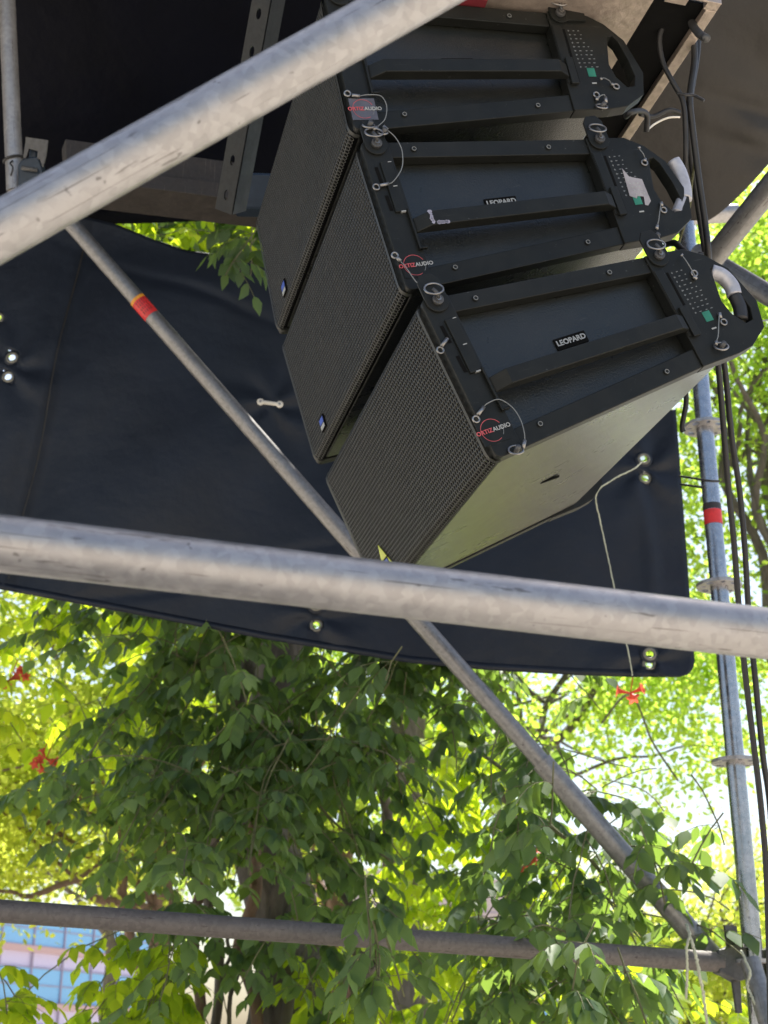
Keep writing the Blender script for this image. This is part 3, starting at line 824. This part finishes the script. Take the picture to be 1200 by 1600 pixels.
# tape wrapped on the grips
def tape(k, pts, r, parent):
    P = smooth_path([side(k, x, y, -.002) for x, y in pts], 5)
    mb = MB(); n = 14; V = []
    mb.tube(P, r, n); o = mb.build('grip_tape', M_tape, parent, True); return o
tape(2, [(1052, 252), (1062, 270), (1069, 295), (1070, 312)], .0125, fr2)
tape(2, [(1067, 312), (1062, 325), (1058, 334)], .0110, fr2)
tape(3, [(1110, 424), (1128, 431), (1143, 447), (1148, 462)], .0130, fr3)
def grip(k, pts, r, fr): MB().tube(smooth_path([side(k, x, y, -.002) for x, y in pts], 5), r, 14).build('grip', M_rubber, fr, True)
grip(3, [(1148, 462), (1156, 480), (1158, 500)], .0115, fr3)
# scuffed paint on the end of the middle bar
M_scuff = simple('bare_metal_scuff', (.42, .38, .42), .45, .5)
bar2 = [o for o in SP[2].children if o.name.startswith('grip_bar')][0]
mb = MB(); rs = random.Random(5)
for i in range(16):
    x = .0725+.0033*(i*.5 if i > 5 else 0)+rs.random()*.003; z = (-.157-i*.0038) if i < 6 else -.1795+rs.random()*.002
    r = .0022+rs.random()*.0018; c = Vector((x, -.0349, max(-.1792, z)))
    mb.add([c+Vector((math.cos(a)*r*(.7+.6*rs.random()), 0, min(.0015+r, math.sin(a)*r*(.7+.5*rs.random())))) for a in [2*math.pi*j/9 for j in range(9)]], [tuple(range(9))[::-1]])
mb.build('scuff', M_scuff, bar2)

# ------------------------------------------------------------------ fly frame above the array
dH = Vector((math.cos(YAW), -math.sin(YAW), 0)); wH = Vector((math.sin(YAW), math.cos(YAW), 0))
fo = at(1128, 6, 2.42)
ff = empty('fly_frame', Matrix.Translation(fo), 'pale steel rigging frame with slotted edge above the topmost speaker', 'rigging frame')
def fbox(x0, x1, y0, y1, z0, z1, mb): # x along -dH (to the front), y along w
    c = -dH*(x0+x1)/2+wH*(y0+y1)/2+Vector((0, 0, (z0+z1)/2)); return mb.obox(c, dH*(x1-x0)/2, wH*(y1-y0)/2, Vector((0, 0, (z1-z0)/2)))
mb = MB(); fbox(0, .020, .0215, .72, 0, .02, mb); mb.build('rear_bar', M_frame, ff, bevel=.001)
mb = MB(); fbox(0, .75, 0, .004, 0, .022, mb); mb.build('near_bar', M_frame, ff, bevel=.0008)
segs = [0, .025, .060, .100, .150, .200, .265, .30, .38, .42, .5, .6]
for i in range(0, len(segs)-1, 2): fbox(segs[i], segs[i+1], .0045, .021, .001, .012, MB()).build('edge_bridge', M_frame, ff)
mb = MB(); fbox(.118, .55, .0215, .30, .004, .012, mb); mb.build('base_plate', M_frame, ff)
mb = MB(); fbox(.0205, .117, .0215, .70, .012, .016, mb); mb.build('dark_plate', M_foam, ff)
mb = MB(); mb.tube(smooth_path([at(1078, 22, 2.50)-fo, at(1083, 40, 2.47)-fo, at(1094, 54, 2.43)-fo, at(1104, 60, 2.40)-fo]), .0075, 14); mb.build('shackle_pin', M_cast, ff, True)
# link between frame and top speaker
lk = MB(); lk.obox(side(1, 893, 14), (.020, 0, 0), (0, .004, 0), (0, 0, .028)); lk.build('frame_link', M_plate, SP[1], bevel=.001)
tl = MB(); c0 = pose(1) @ Vector((.06, .0, .075)); tl.obox((0, 0, 0), dH*.03, wH*.012, Vector((0, 0, .004)))
o = tl.build('red_strap', M_redstrap); o.matrix_basis = Matrix.Translation(at(733, 1, 2.40)); tag(o, 'dark red webbing strap just visible above the topmost speaker', 'strap')

# ------------------------------------------------------------------ cables
def cable(pts, r, label, name='cable', mat=None, cat='cable', group=None):
    mb = MB(); mb.tube(smooth_path([at(*p) for p in pts], 8), r, 12)
    o = mb.build(name, mat or M_rubber, smooth=True); return tag(o, label, cat, group)
cable([(1080, -60, 2.50), (1082, 30, 2.52), (1085, 90, 2.52), (1078, 150, 2.50), (1082, 200, 2.50), (1092, 280, 2.50), (1102, 350, 2.50), (1107, 400, 2.50), (1109, 470, 2.62), (1121, 560, 2.66), (1129, 650, 2.68), (1138, 760, 2.69), (1147, 850, 2.69), (1153, 930, 2.68), (1163, 1040, 2.66), (1176, 1150, 2.64), (1190, 1270, 2.62), (1199, 1400, 2.60), (1206, 1700, 2.55)], .0058, 'thick black cable hanging past the handles, nearer the post all the way down')
cable([(1090, -60, 2.56), (1091, 60, 2.56), (1082, 130, 2.53), (1076, 170, 2.53), (1079, 240, 2.55), (1092, 330, 2.56), (1103, 400, 2.58), (1118, 480, 2.66), (1133, 580, 2.69), (1143, 680, 2.70), (1156, 770, 2.71), (1164, 860, 2.70), (1170, 960, 2.69), (1180, 1060, 2.66), (1192, 1180, 2.64), (1206, 1300, 2.62), (1225, 1700, 2.5)], .0058, 'thick black cable hanging on the outer side, nearest the right edge')
cable([(1075, 10, 2.50), (1045, 30, 2.50), (1031, 55, 2.50), (1035, 95, 2.50), (1052, 130, 2.49), (1067, 158, 2.49), (1071, 200, 2.49), (1071, 260, 2.50), (1066, 330, 2.60)], .0048, 'black cable looping off the fly frame to the tied bundle')
cable([(1000, 178, 2.44), (1020, 182, 2.46), (1045, 172, 2.47), (1062, 176, 2.48)], .0042, 'short black cable arching from the top speaker to the bundle')
cable([(1012, 203, 2.43), (1024, 193, 2.45), (1044, 184, 2.46), (1062, 183, 2.47)], .0018, 'thin pale wire arching from the top speaker to the bundle', 'wire', M_strap, 'wire')
cable([(1082, 190, 2.51), (1086, 240, 2.51), (1081, 285, 2.52), (1076, 330, 2.55), (1055, 395, 2.6)], .0024, 'thin grey-green wire beside the cable bundle behind the middle handle', 'wire', M_stem, 'wire')
cable([(1058, 146, 2.47), (1070, 148, 2.465), (1084, 149, 2.47), (1100, 157, 2.46)], .0028, 'black cable tie with its tail sticking out of the cable bundle', 'cable_tie', M_rubber, 'cable tie')
cable([(1010, 205, 2.42), (1011, 180, 2.40), (1000, 173, 2.38), (985, 176, 2.36), (978, 182, 2.38)], .0050, 'black cable hooking between the top and middle speaker grips')
cable([(1040, 382, 2.50), (1055, 380, 2.48), (1068, 392, 2.44), (1085, 402, 2.42), (1095, 398, 2.5)], .0060, 'short black cable curling between the middle and lowest speaker rears')
cable([(1071, 606, 2.75), (1072, 630, 2.75), (1066, 665, 2.75), (1068, 675, 2.75)], .0052, 'short loose black strap end hanging below the lowest speaker')
cable([(1163, 500, 2.5), (1172, 515, 2.5), (1176, 512, 2.5), (1185, 503, 2.5), (1215, 498, 2.55)], .0014, 'thin grey wire leaving the lowest handle towards the right edge', 'wire', M_grey, 'wire')
cable([(1062, 744, 3.66), (1082, 747, 3.5), (1105, 751, 3.42), (1124, 752, 3.42)], .0030, 'upper black tie holding the tarp edge to the post', 'cable_tie', M_rubber, 'cable tie')
cable([(1064, 757, 3.66), (1080, 759, 3.55), (1100, 762, 3.46)], .0030, 'lower black tie between the tarp edge and the post', 'cable_tie', M_rubber, 'cable tie')
# strings
def yarn(pts, r, label):
    P = smooth_path([at(*p) for p in pts], 14); rs = random.Random(2)
    P = [p+Vector((rs.uniform(-1, 1), rs.uniform(-1, 1), rs.uniform(-1, 1)))*r*.35 for p in P]
    mb = MB(); mb.tube(P, [r*(.85+.3*rs.random()) for _ in P], 7); return tag(mb.build('string', M_rope, smooth=True), label, 'string')
yarn([(1003, 722, 3.80), (990, 733, 3.78), (960, 748, 3.77), (932, 772, 3.76), (938, 815, 3.78), (950, 870, 3.76), (965, 945, 3.70), (980, 1010, 3.66), (988, 1056, 3.64)], .0019, 'pale string tied to an eyelet and hanging down the black tarp below the speakers')
yarn([(1073, 1445, 3.20), (1078, 1462, 3.17), (1089, 1500, 3.16), (1094, 1530, 3.17), (1100, 1560, 3.2), (1108, 1640, 3.25)], .0036, 'pale cord looped over the lower ledger beside the post')
yarn([(1078, 1462, 3.17), (1073, 1480, 3.16), (1074, 1515, 3.17), (1072, 1560, 3.2)], .0032, 'shorter pale cord end hanging left of the looped cord')
yarn([(1158, 1485, 3.25), (1172, 1520, 3.22), (1168, 1540, 3.22), (1185, 1580, 3.2), (1196, 1620, 3.2)], .0032, 'pale cord lying over the post joint in the bottom right corner')

# ------------------------------------------------------------------ foliage
LT = np.array([(0,0,0),(.16,.20,.02),(.45,.31,.05),(.78,.15,.02),(1,0,-.05),(.48,0,0),(.16,-.20,.02),(.45,-.31,.05),(.78,-.15,.02)], float)
LF = np.array([(0,5,2,1),(5,4,3,2),(0,6,7,5),(5,7,8,4)])
def leaf_mesh(name, O, Xd, Nd, Ln, mat, parent, tint=None, wid=1.0):
    """O origins, Xd leaf directions, Nd rough normals, Ln lengths"""
    O, Xd, Nd = np.asarray(O, float), np.asarray(Xd, float), np.asarray(Nd, float); Ln = np.asarray(Ln, float)
    Xd = Xd/np.linalg.norm(Xd, axis=1)[:, None]
    Yd = np.cross(Nd, Xd); Yd /= np.linalg.norm(Yd, axis=1)[:, None]+1e-9
    Zd = np.cross(Xd, Yd)
    curl = rng.uniform(-.6, 2.2, len(O))
    T = np.repeat(LT[None], len(O), 0).copy(); T[:, :, 2] *= curl[:, None]
    T[:, :, 1] *= wid*rng.uniform(.8, 1.15, len(O))[:, None]
    V = O[:, None, :]+Ln[:, None, None]*(T[:, :, 0:1]*Xd[:, None, :]+T[:, :, 1:2]*Yd[:, None, :]+T[:, :, 2:3]*Zd[:, None, :])
    n = len(O); F = (LF[None]+np.arange(n)[:, None, None]*9).reshape(-1, 4)
    if tint is None: tint = rng.random(n)
    if parent is not None: V = V-np.array(parent.matrix_basis.translation)
    return npmesh(name, V.reshape(-1, 3), F, mat, parent, np.repeat(tint, 4), True)

def compound(out, base, d, L, size, np_=4, droop=1.0):
    """pinnate leaf: rachis from base along d, drooping; appends leaflets"""
    d = Vector(d).normalized(); p = Vector(base); seg = L/(np_+1); pts = [p.copy()]
    tb = random.random()
    sidev = d.cross(Vector((0, 0, 1)))
    if sidev.length < .05: sidev = Vector((random.uniform(-1, 1), random.uniform(-1, 1), 0))
    sidev.normalize()
    for i in range(np_+1):
        d = (d+Vector((0, 0, -1))*.22*droop).normalized(); p = p+d*seg; pts.append(p.copy())
        nrm = sidev.cross(d)
        if nrm.z < 0: nrm = -nrm
        nrm = nrm+Vector((random.gauss(0, .35), random.gauss(0, .35), random.gauss(0, .2)))
        fac = (.75+.5*math.sin(math.pi*(i+1)/(np_+1.6)))
        if i < np_:
            for sg in (-1, 1):
                if random.random() < .06: continue
                ld = d*random.uniform(.35, .75)+sidev*sg*random.uniform(.7, 1)+Vector((0, 0, -random.uniform(.4, 1.6)))
                out.append((p, ld, nrm, size*fac*random.uniform(.8, 1.2), tb))
        else: out.append((p, d+Vector((0, 0, -.4)), nrm, size*1.2, tb))
    return pts

def vine(name_root, strands, mat, label, cat='vine', size=.051, parent_loc=None, flowers=(), stem_r=.0022, nleaf=1.0, group=None):
    root = empty(name_root, parent_loc, label, cat, group); L = []; st = MB(); o0 = root.location
    for (p, d, ln) in strands:
        p = Vector(p); d = Vector(d).normalized(); pts = [p.copy()]; step = .05; n = int(ln/step)
        for i in range(n):
            d = (d+Vector((random.gauss(0, .12), random.gauss(0, .12), -.10+random.gauss(0, .06)))).normalized(); p = p+d*step; pts.append(p.copy())
            if i % 2 == 0 and random.random() < .93*nleaf:
                for sg in (0, 1):
                    a = random.uniform(0, 2*math.pi)
                    ld = Vector((math.cos(a), math.sin(a)*.8-.15, random.uniform(-.1, .5)))
                    r = compound(L, p, ld, size*random.uniform(2.0, 3.2), size, random.choice((2, 3, 3, 4)), 1.2)
                    st.tube([q-o0 for q in r], stem_r*.45, 4, cap=False)
        st.tube([q-o0 for q in pts], stem_r, 5, cap=False)
    st.build('stem', M_stem, root, True)
    L_ = L
    leaf_mesh('foliage', [l[0] for l in L_], [l[1] for l in L_], [l[2] for l in L_], [l[3] for l in L_], mat, root,
              np.clip(np.array([l[4] for l in L_])*.6+rng.random(len(L_))*.4, 0, 1))
    for fp in flowers: flower(fp, root)
    return root
def flower(p, root, s=.72):
    """cluster of trumpet flowers"""
    mb = MB(); p = Vector(p)
    for i in range(random.choice((2, 3))):
        d = Vector((random.gauss(0, 1), random.gauss(-.4, .6), random.gauss(-.1, .7))).normalized()
        u = d.orthogonal().normalized(); w = d.cross(u); n = 15; P = []
        for t, r in ((0, .003), (.02, .005), (.040, .009), (.050, .014), (.055, .024)):
            row = []
            for k in range(n+1):
                a = 2*math.pi*k/n; rr = r*(1+(.35*math.sin(5*a/1) if r > .02 else 0)); row.append(p+d*(t*s)+(u*math.cos(a)+w*math.sin(a))*rr*s-root.location)
            P.append(row)
        mb.grid(P)
    mb.tube(smooth_path([p-root.location+Vector((.02, .02, .09)), p-root.location+Vector((.01, .01, .04)), p-root.location]), .0018, 5)
    o = mb.build('flower', M_flower, root, True)
    a = o.data.attributes.new('tint', 'FLOAT', 'FACE'); a.data.foreach_set('value', [random.random() for _ in o.data.polygons])
    return o

def S_(px, py, Y, ln, dx=0, dy=0, dz=-1):
    return (atY(px, py, Y), (dx, dy, dz), ln)
# central curtain in the shade of its own crown
R0 = random.Random(11); st = []
for i in range(240):
    px = R0.choice((R0.uniform(250, 620), R0.uniform(250, 620), R0.uniform(620, 790)))
    py = R0.uniform(840, 1500)
    if 310 < px < 500 and py > 1270: continue
    if px > 585 and py > 1010 and R0.random() < .93: continue
    if px < 330 and py > 1200 and R0.random() < .5: continue
    if 475 < px < 540 and 960 < py < 1080: continue
    st.append(S_(px, py, R0.uniform(4.0, 5.0), R0.uniform(.25, .55), R0.uniform(-.7, .7), R0.uniform(-.5, .2), R0.uniform(-.8, .3)))
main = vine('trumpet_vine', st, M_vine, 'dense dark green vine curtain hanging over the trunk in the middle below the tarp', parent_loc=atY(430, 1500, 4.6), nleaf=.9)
# right-hand shaded sprays reaching in front of brace and ledger
st = []
for i in range(64):
    px = R0.uniform(760, 1040); py = 1100+(px-740)*.85+R0.uniform(-60, 300)
    st.append(S_(px, py, R0.uniform(3.5, 4.6), R0.uniform(.2, .42), R0.uniform(-.7, .8), R0.uniform(-.4, .3), R0.uniform(-.9, .2)))
st += [S_(865, 1190, 3.15, .16, .1, -.2, -1), S_(930, 1440, 3.0, .22, -.3, 0, -1), S_(965, 1480, 3.0, .2, .2, 0, -1), S_(1130, 1270, 3.35, .2, -.6, 0, -.5), S_(1080, 1210, 3.6, .22, .5, 0, -.6), S_(1000, 1290, 3.5, .22, .5, 0, -.9)]
vine('trumpet_vine', st, M_vine, 'looser shaded vine sprays crossing the brace and ledger right of centre', parent_loc=atY(880, 1500, 4.0), nleaf=.75, size=.052,
     flowers=[atY(985, 1083, 3.9), atY(825, 1346, 4.1), atY(836, 1338, 4.15)])
# a tuft over the ledger
st = [S_(560+R0.uniform(-25, 45), 1330+R0.uniform(0, 110), 3.02+R0.uniform(-.05, .08), .2, R0.uniform(-.3, .3), 0, -1) for i in range(4)]
st += [S_(628, 1010, 3.45, .15, -.4, -.1, -.7)]
vine('trumpet_vine', st, M_vine, 'small leafy tuft hanging in front of the ledger, left of its middle', parent_loc=atY(575, 1450, 3.05), nleaf=.9, size=.046)
# sunlit sprays on the left
st = []
for i in range(58):
    px = R0.uniform(-80, 330); py = R0.uniform(830, 1150)
    if 0 < px < 120 and 950 < py < 1150 and R0.random() < .8: continue
    st.append(S_(px, py, R0.uniform(5.0, 6.4), R0.uniform(.25, .5), R0.uniform(-.8, .8), R0.uniform(-.4, .4), R0.uniform(-.7, .5)))
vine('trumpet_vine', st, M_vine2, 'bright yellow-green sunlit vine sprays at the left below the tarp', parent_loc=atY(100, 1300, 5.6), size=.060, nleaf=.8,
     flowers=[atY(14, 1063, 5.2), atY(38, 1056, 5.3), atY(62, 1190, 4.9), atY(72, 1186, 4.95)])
st = []
for i in range(18):
    px = R0.uniform(110, 330); py = R0.uniform(1090, 1230)
    st.append(S_(px, py, R0.uniform(4.4, 5.0), R0.uniform(.2, .42), R0.uniform(-.9, .5), R0.uniform(-.4, .4), R0.uniform(-.7, .2)))
vine('trumpet_vine', st, M_vine, 'mid green vine sprays hanging left of the dark curtain above the ledger', parent_loc=atY(200, 1400, 4.7), nleaf=.8)
# bottom left sprays in front of the glass building
st = [S_(250, 1440, 4.4, .5, -.9, 0, .0), S_(300, 1470, 4.5, .6, -.6, 0, -.5), S_(-40, 1440, 4.2, .6, .5, 0, -.6), S_(-30, 1500, 4.3, .5, .6, 0, -.3), S_(260, 1500, 4.6, .4, -.3, 0, -.8), S_(-20, 1570, 4.3, .4, .5, 0, -.1)]
st += [S_(R0.choice((R0.uniform(230, 345), R0.uniform(480, 600))), R0.uniform(1470, 1590), R0.uniform(4.5, 5.2), .3, R0.uniform(-.6, .6), 0, -.7) for i in range(34)]
st += [S_(R0.uniform(165, 290), R0.uniform(1440, 1560), R0.uniform(4.4, 5.0), .35, R0.uniform(-.6, .4), 0, -.7) for i in range(14)]
vine('trumpet_vine', st, M_vine2, 'vine sprays dangling under the ledger in front of the blue glass building', parent_loc=atY(150, 1590, 4.5), nleaf=.85)
# bright leaves between and behind
st = []
for i in range(74):
    px = R0.uniform(580, 800); py = R0.uniform(1100, 1580)
    st.append(S_(px, py, R0.uniform(5.6, 6.8), R0.uniform(.25, .5), R0.uniform(-.8, .8), R0.uniform(-.4, .4), R0.uniform(-.8, .3)))
for i in range(16): st.append(S_(R0.uniform(880, 1060), R0.uniform(1440, 1600), R0.uniform(5.0, 6.2), .3, R0.uniform(-.7, .7), 0, R0.uniform(-.7, .3)))
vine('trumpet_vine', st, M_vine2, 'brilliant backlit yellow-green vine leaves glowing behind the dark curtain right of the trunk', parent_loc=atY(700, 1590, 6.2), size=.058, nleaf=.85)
# spray in front of the tarp rim beside the top speaker
st = [S_(405, 352, 3.45, .2, -.55, -.1, -.6), S_(400, 372, 3.5, .15, -.5, 0, -.7), S_(395, 345, 3.6, .2, .2, 0, -.9)]
vine('trumpet_vine', st, M_vine, 'little leaf spray spilling over the tarp rim left of the top speaker', parent_loc=atY(400, 350, 3.5))
# leaf mass seen through the gap above the tarp, and the crown that shades the curtain
st = []
for i in range(70):
    st.append(S_(R0.uniform(100, 470), R0.uniform(270, 430), R0.uniform(4.6, 6.2), R0.uniform(.2, .4), R0.uniform(-.7, .7), R0.uniform(-.5, .5), R0.uniform(-.8, .4)))
vine('trumpet_vine', st, M_vine2, 'sunny leaf mass seen through the gap between the brown beam and the tarp', parent_loc=atY(300, 400, 5.2), nleaf=.8)

# trees -------------------------------------------------------------
def crown(name, root, centres, mat, n, spread, size, wid=1.0, droop=.3):
    C_ = np.array(centres); idx = rng.integers(0, len(C_), n)
    O = C_[idx]+rng.normal(0, 1, (n, 3))*np.array(spread)*rng.uniform(.5, 1.2, (n, 1))
    Xd = rng.normal(0, 1, (n, 3)); Xd[:, 2] -= droop
    Nd = rng.normal(0, .6, (n, 3)); Nd[:, 2] += .6
    ct = rng.random(len(C_))
    return leaf_mesh(name, O, Xd, Nd, rng.uniform(.7, 1.3, n)*size, mat, root, np.clip(ct[idx]*.6+rng.random(n)*.4, 0, 1), wid)
def limb_path(a, b, wob, n=8):
    a, b = Vector(a), Vector(b); P = []
    for i in range(n+1):
        t = i/n; P.append(a.lerp(b, t)+Vector((random.gauss(0, wob), random.gauss(0, wob), random.gauss(0, wob*.5)))*math.sin(math.pi*t)+Vector((0, 0, (b-a).length*.08*math.sin(math.pi*t))))
    return smooth_path(P, 3)
def tree(label, base, h, r0, crown_c, crown_r, ncl, nleaf, mat, size, bark, spread=.38, nlimb=7, wid=1.0, group=None, lean=(0, 0)):
    root = empty('tree', base, label, 'tree', group); b = Vector(base)
    top = Vector((lean[0], lean[1], h)); P = limb_path((0, 0, 0), top, r0*.5, 8)
    MB().tube(P, [r0*(1.15-.75*i/(len(P)-1)) for i in range(len(P))], 14).build('trunk', bark, root, True)
    cs = []
    for i in range(ncl):
        v = rng.normal(0, 1, 3); v /= np.linalg.norm(v); v *= rng.random()**.45
        cs.append([crown_c[j]+v[j]*crown_r[j] for j in range(3)])
    for i in range(nlimb):
        c = Vector(cs[i*3 % len(cs)])-b; t = P[int(len(P)*random.uniform(.45, .98))]
        Q = limb_path(t, c, .08, 6); MB().tube(Q, [r0*.34*(1-.85*j/(len(Q)-1))+.004 for j in range(len(Q))], 7).build('limb', bark, root, True)
        for q in range(3):
            c2 = Vector(cs[random.randrange(len(cs))])-b
            if (c2-Q[-4]).length < max(crown_r)*1.1:
                Q2 = limb_path(Q[len(Q)//2], c2, .06, 5); MB().tube(Q2, [r0*.13*(1-.8*j/(len(Q2)-1))+.003 for j in range(len(Q2))], 6).build('branch', bark, root, True)
    crown('crown', root, cs, mat, nleaf, (spread, spread, spread*.8), size, wid)
    return root
def atg(px, py, Y): p = atY(px, py, Y); return (p.x, p.y, 0)
# the tree the vine grows on
tb0 = atg(432, 1600, 5.25)
cc = atY(420, 500, 5.8)
vt = tree('old grey trunk with a wide crown, wrapped in vines, standing behind the ledger', tb0, 4.3, .155, (cc.x-.05, cc.y+.1, 5.2), (1.15, 1.1, 1.0), 80, 16000, M_vine, .075, M_bark, .30, 6, 1.2)
lr = Vector(tb0)
for (x0, y0, x1, y1, Yv, r, mt) in ((404, 1640, 396, 1250, 5.0, .022, M_bark2), (445, 1640, 452, 1430, 5.02, .020, M_bark), (306, 1640, 318, 1300, 5.1, .020, M_bark2), (330, 1640, 352, 1240, 5.2, .018, M_bark), (590, 1660, 535, 1400, 4.9, .016, M_bark), (360, 1560, 345, 1440, 4.95, .007, M_bark), (350, 1660, 385, 1440, 4.95, .008, M_bark), (372, 1000, 378, 1230, 4.9, .03, M_bark), (600, 1180, 606, 1320, 5.2, .02, M_bark)):
    a, b = atY(x0, y0, Yv), atY(x1, y1, Yv+.05)
    Q = limb_path(a-lr, b-lr, .03, 6); MB().tube(Q, r, 8).build('climbing_stem', mt, vt, True)
# bare stems
def twig(pts, r, label):
    mb = MB(); mb.tube(smooth_path([at(*p) for p in pts], 8), r, 7); tag(mb.build('vine_shoot', M_stem, smooth=True), label, 'vine shoot')
twig([(494, 1110, 4.4), (495, 1150, 4.4), (494, 1225, 4.4)], .0028, 'straight pale shoot hanging in the dark leaves below the left eyelet')
twig([(515, 1120, 4.4), (520, 1200, 4.4), (530, 1260, 4.4), (545, 1300, 4.4)], .0024, 'thin pale shoot curving down to the right through the dark leaves')
twig([(500, 1260, 4.3), (540, 1300, 4.3), (612, 1345, 4.3)], .0035, 'pale shoot slanting across the dark curtain above the ledger')
twig([(635, 1050, 4.3), (625, 1150, 4.3), (622, 1210, 4.3), (630, 1260, 4.3), (620, 1300, 4.3)], .0024, 'long wavy shoot hanging down right of the dark curtain')
twig([(740, 1170, 4.0), (800, 1215, 4.0), (860, 1290, 3.95), (910, 1330, 3.9), (945, 1370, 3.9)], .0060, 'brown woody shoot slanting under the brace')
twig([(940, 1130, 6), (985, 1085, 6), (1020, 1160, 6), (1060, 1220, 6)], .005, 'thin dark twig arching below the rounded tarp corner')
GR = 'trees beyond the scaffold'
def T(label, px, py, Y, rx, ry, rz, ncl, nl, mat, size, tpx, r0=.12, bark=M_bark2, spread=.4, wid=1.0, nlimb=7):
    c = atY(px, py, Y); tree(label, atg(tpx, 1600, Y), c.z-.2*rz, r0, (c.x, c.y, c.z), (rx, ry, rz), ncl, nl, mat, size, bark, spread, nlimb, wid, GR)
T('yellow-green tree with pinkish brown trunk beyond the ledger at the left', 120, 1165, 9.5, 2.1, 1.3, 1.15, 70, 27000, M_far, .055, 245, .10, spread=.27)
T('fine-leaved tree with bright foliage filling the background behind the post at the right', 1200, 600, 8.5, 1.15, 1.4, 1.9, 70, 24000, M_far2, .052, 1290, .12, M_bark, .32)
T('pale green tree behind the brace, right of centre', 960, 1080, 11, 2.0, 1.4, .95, 50, 14500, M_far2, .06, 800, .12, M_bark, .24)
T('hazy yellowish tree low at the right behind the post joint', 1120, 1450, 14, 1.7, 1.2, .9, 40, 7500, M_far, .065, 1010, .12, M_bark, .26)
T('low far tree filling the gaps just above the ledger at the left', 90, 1325, 15, 1.9, 1.3, .45, 40, 6500, M_far, .062, 170, .10, M_bark, .22)
T('tree behind the dark vine curtain, left of centre', 430, 1120, 11, 1.9, 1.5, 1.6, 46, 13000, M_far2, .065, 540, .14, spread=.3)
T('small bright tree low in the middle in front of the concrete building', 620, 1540, 12, 1.0, .8, .45, 20, 5000, M_far, .06, 600, .06, M_bark, .25)
T('low yellow-green tree at the bottom right corner', 1080, 1570, 10, .9, .7, .5, 22, 6000, M_far, .06, 1050, .06, M_bark, .25)
T('tall tree whose leaves show behind the far top of the tarp', 620, 380, 10, 3.6, 1.3, 1.6, 60, 18000, M_far2, .07, 640, .16, M_bark)

# ------------------------------------------------------------------ buildings
M_glass = simple('blue_glass', (.20, .46, .74), .25); M_span = simple('lavender_panel', (.55, .52, .72), .5)
M_pink = simple('pink_sill', (.50, .34, .33), .6); M_mull = simple('mullion', (.30, .26, .36), .5)
M_conc = simple('pinkish_concrete', (.50, .42, .38), .85); M_pale = simple('pale_blue_wall', (.42, .48, .66), .7); M_dark = simple('dark_opening', (.05, .05, .06), .5)
A = at(-110, 1452, 74); A.z = 0; B = at(236, 1470, 92); B.z = 0
bg_ = empty('office_building', A, 'distant building with blue glass bands and pink sills at the lower left', 'building')
u = (B-A); BL = u.length; u.normalize(); nrm = Vector((u.y, -u.x, 0))
if nrm.dot(CAM-A) < 0: nrm = -nrm
def fb(mb, x0, x1, z0, z1, o0, o1):
    return mb.obox(u*(x0+x1)/2+nrm*(o0+o1)/2+Vector((0, 0, (z0+z1)/2)), u*(x1-x0)/2, nrm*(o1-o0)/2, Vector((0, 0, (z1-z0)/2)))
mb = MB(); fb(mb, 0, BL, 0, 9.35, -8, 0); mb.build('wall', M_span, bg_)
for i in range(3):
    z = 1.2+i*3.15
    mb = MB(); fb(mb, 0, BL, z+.38, min(9.3, z+2.3), .0, .06); w = mb.build('window', M_glass, bg_)
    mb = MB(); fb(mb, 0, BL, z-.0, z+.35, .0, .35); mb.build('sill', M_pink, bg_)
    for zz in (z+.38, z+1.35, z+2.3)[:3 if i < 2 else 2]:
        mb = MB(); fb(mb, 0, BL, zz-.03, zz+.03, .061, .11); mb.build('transom', M_mull, w)
for i in range(int(BL/2.9)):
    mb = MB(); fb(mb, i*2.9-.05, i*2.9+.05, .4, 9.3, .062, .15); mb.build('mullion', M_mull, bg_)
A2 = at(520, 1400, 55); A2.z = 0; B2 = at(830, 1400, 60); B2.z = 0
cb_ = empty('concrete_building', A2, 'pale pinkish concrete building far behind the leaves low in the middle', 'building')
u = (B2-A2); BL = u.length; u.normalize(); nrm = Vector((u.y, -u.x, 0))
if nrm.dot(CAM-A2) < 0: nrm = -nrm
mb = MB(); fb(mb, 0, BL, 0, 8.6, -6, 0); cw = mb.build('wall', M_conc, cb_)
mb = MB(); fb(mb, -.1, BL+.1, 8.6, 8.9, -6.1, .12); mb.build('roof_edge', M_conc, cb_)
for i in range(5):
    mb = MB(); fb(mb, 1.0+i*1.6, 1.28+i*1.6, 5.6, 6.0, .001, .05); mb.build('window', M_dark, cb_)
    mb = MB(); fb(mb, 1.4+i*1.6, 1.7+i*1.6, 4.2, 4.6, .001, .05); mb.build('window', M_dark, cb_)
for z in (3.6, 4.9, 6.4, 7.5):
    mb = MB(); fb(mb, 0, BL, z, z+.04, .001, .03); mb.build('joint', M_mull, cb_)
A3 = at(690, 1560, 45); A3.z = 0; B3 = at(945, 1560, 47); B3.z = 0
pb = empty('low_building', A3, 'low pale blue building at the bottom edge behind the right vines', 'building')
u = (B3-A3); BL = u.length; u.normalize(); nrm = Vector((u.y, -u.x, 0))
if nrm.dot(CAM-A3) < 0: nrm = -nrm
mb = MB(); fb(mb, 0, BL, 0, 3.7, -6, 0); mb.build('wall', M_pale, pb)
mb = MB(); fb(mb, -.1, BL+.1, 3.7, 3.85, -6.1, .1); mb.build('roof_edge', M_span, pb)
for i in range(4):
    mb = MB(); fb(mb, .5+i*1.3, 1.4+i*1.3, 2.2, 3.3, .001, .04); mb.build('window', M_glass, pb)
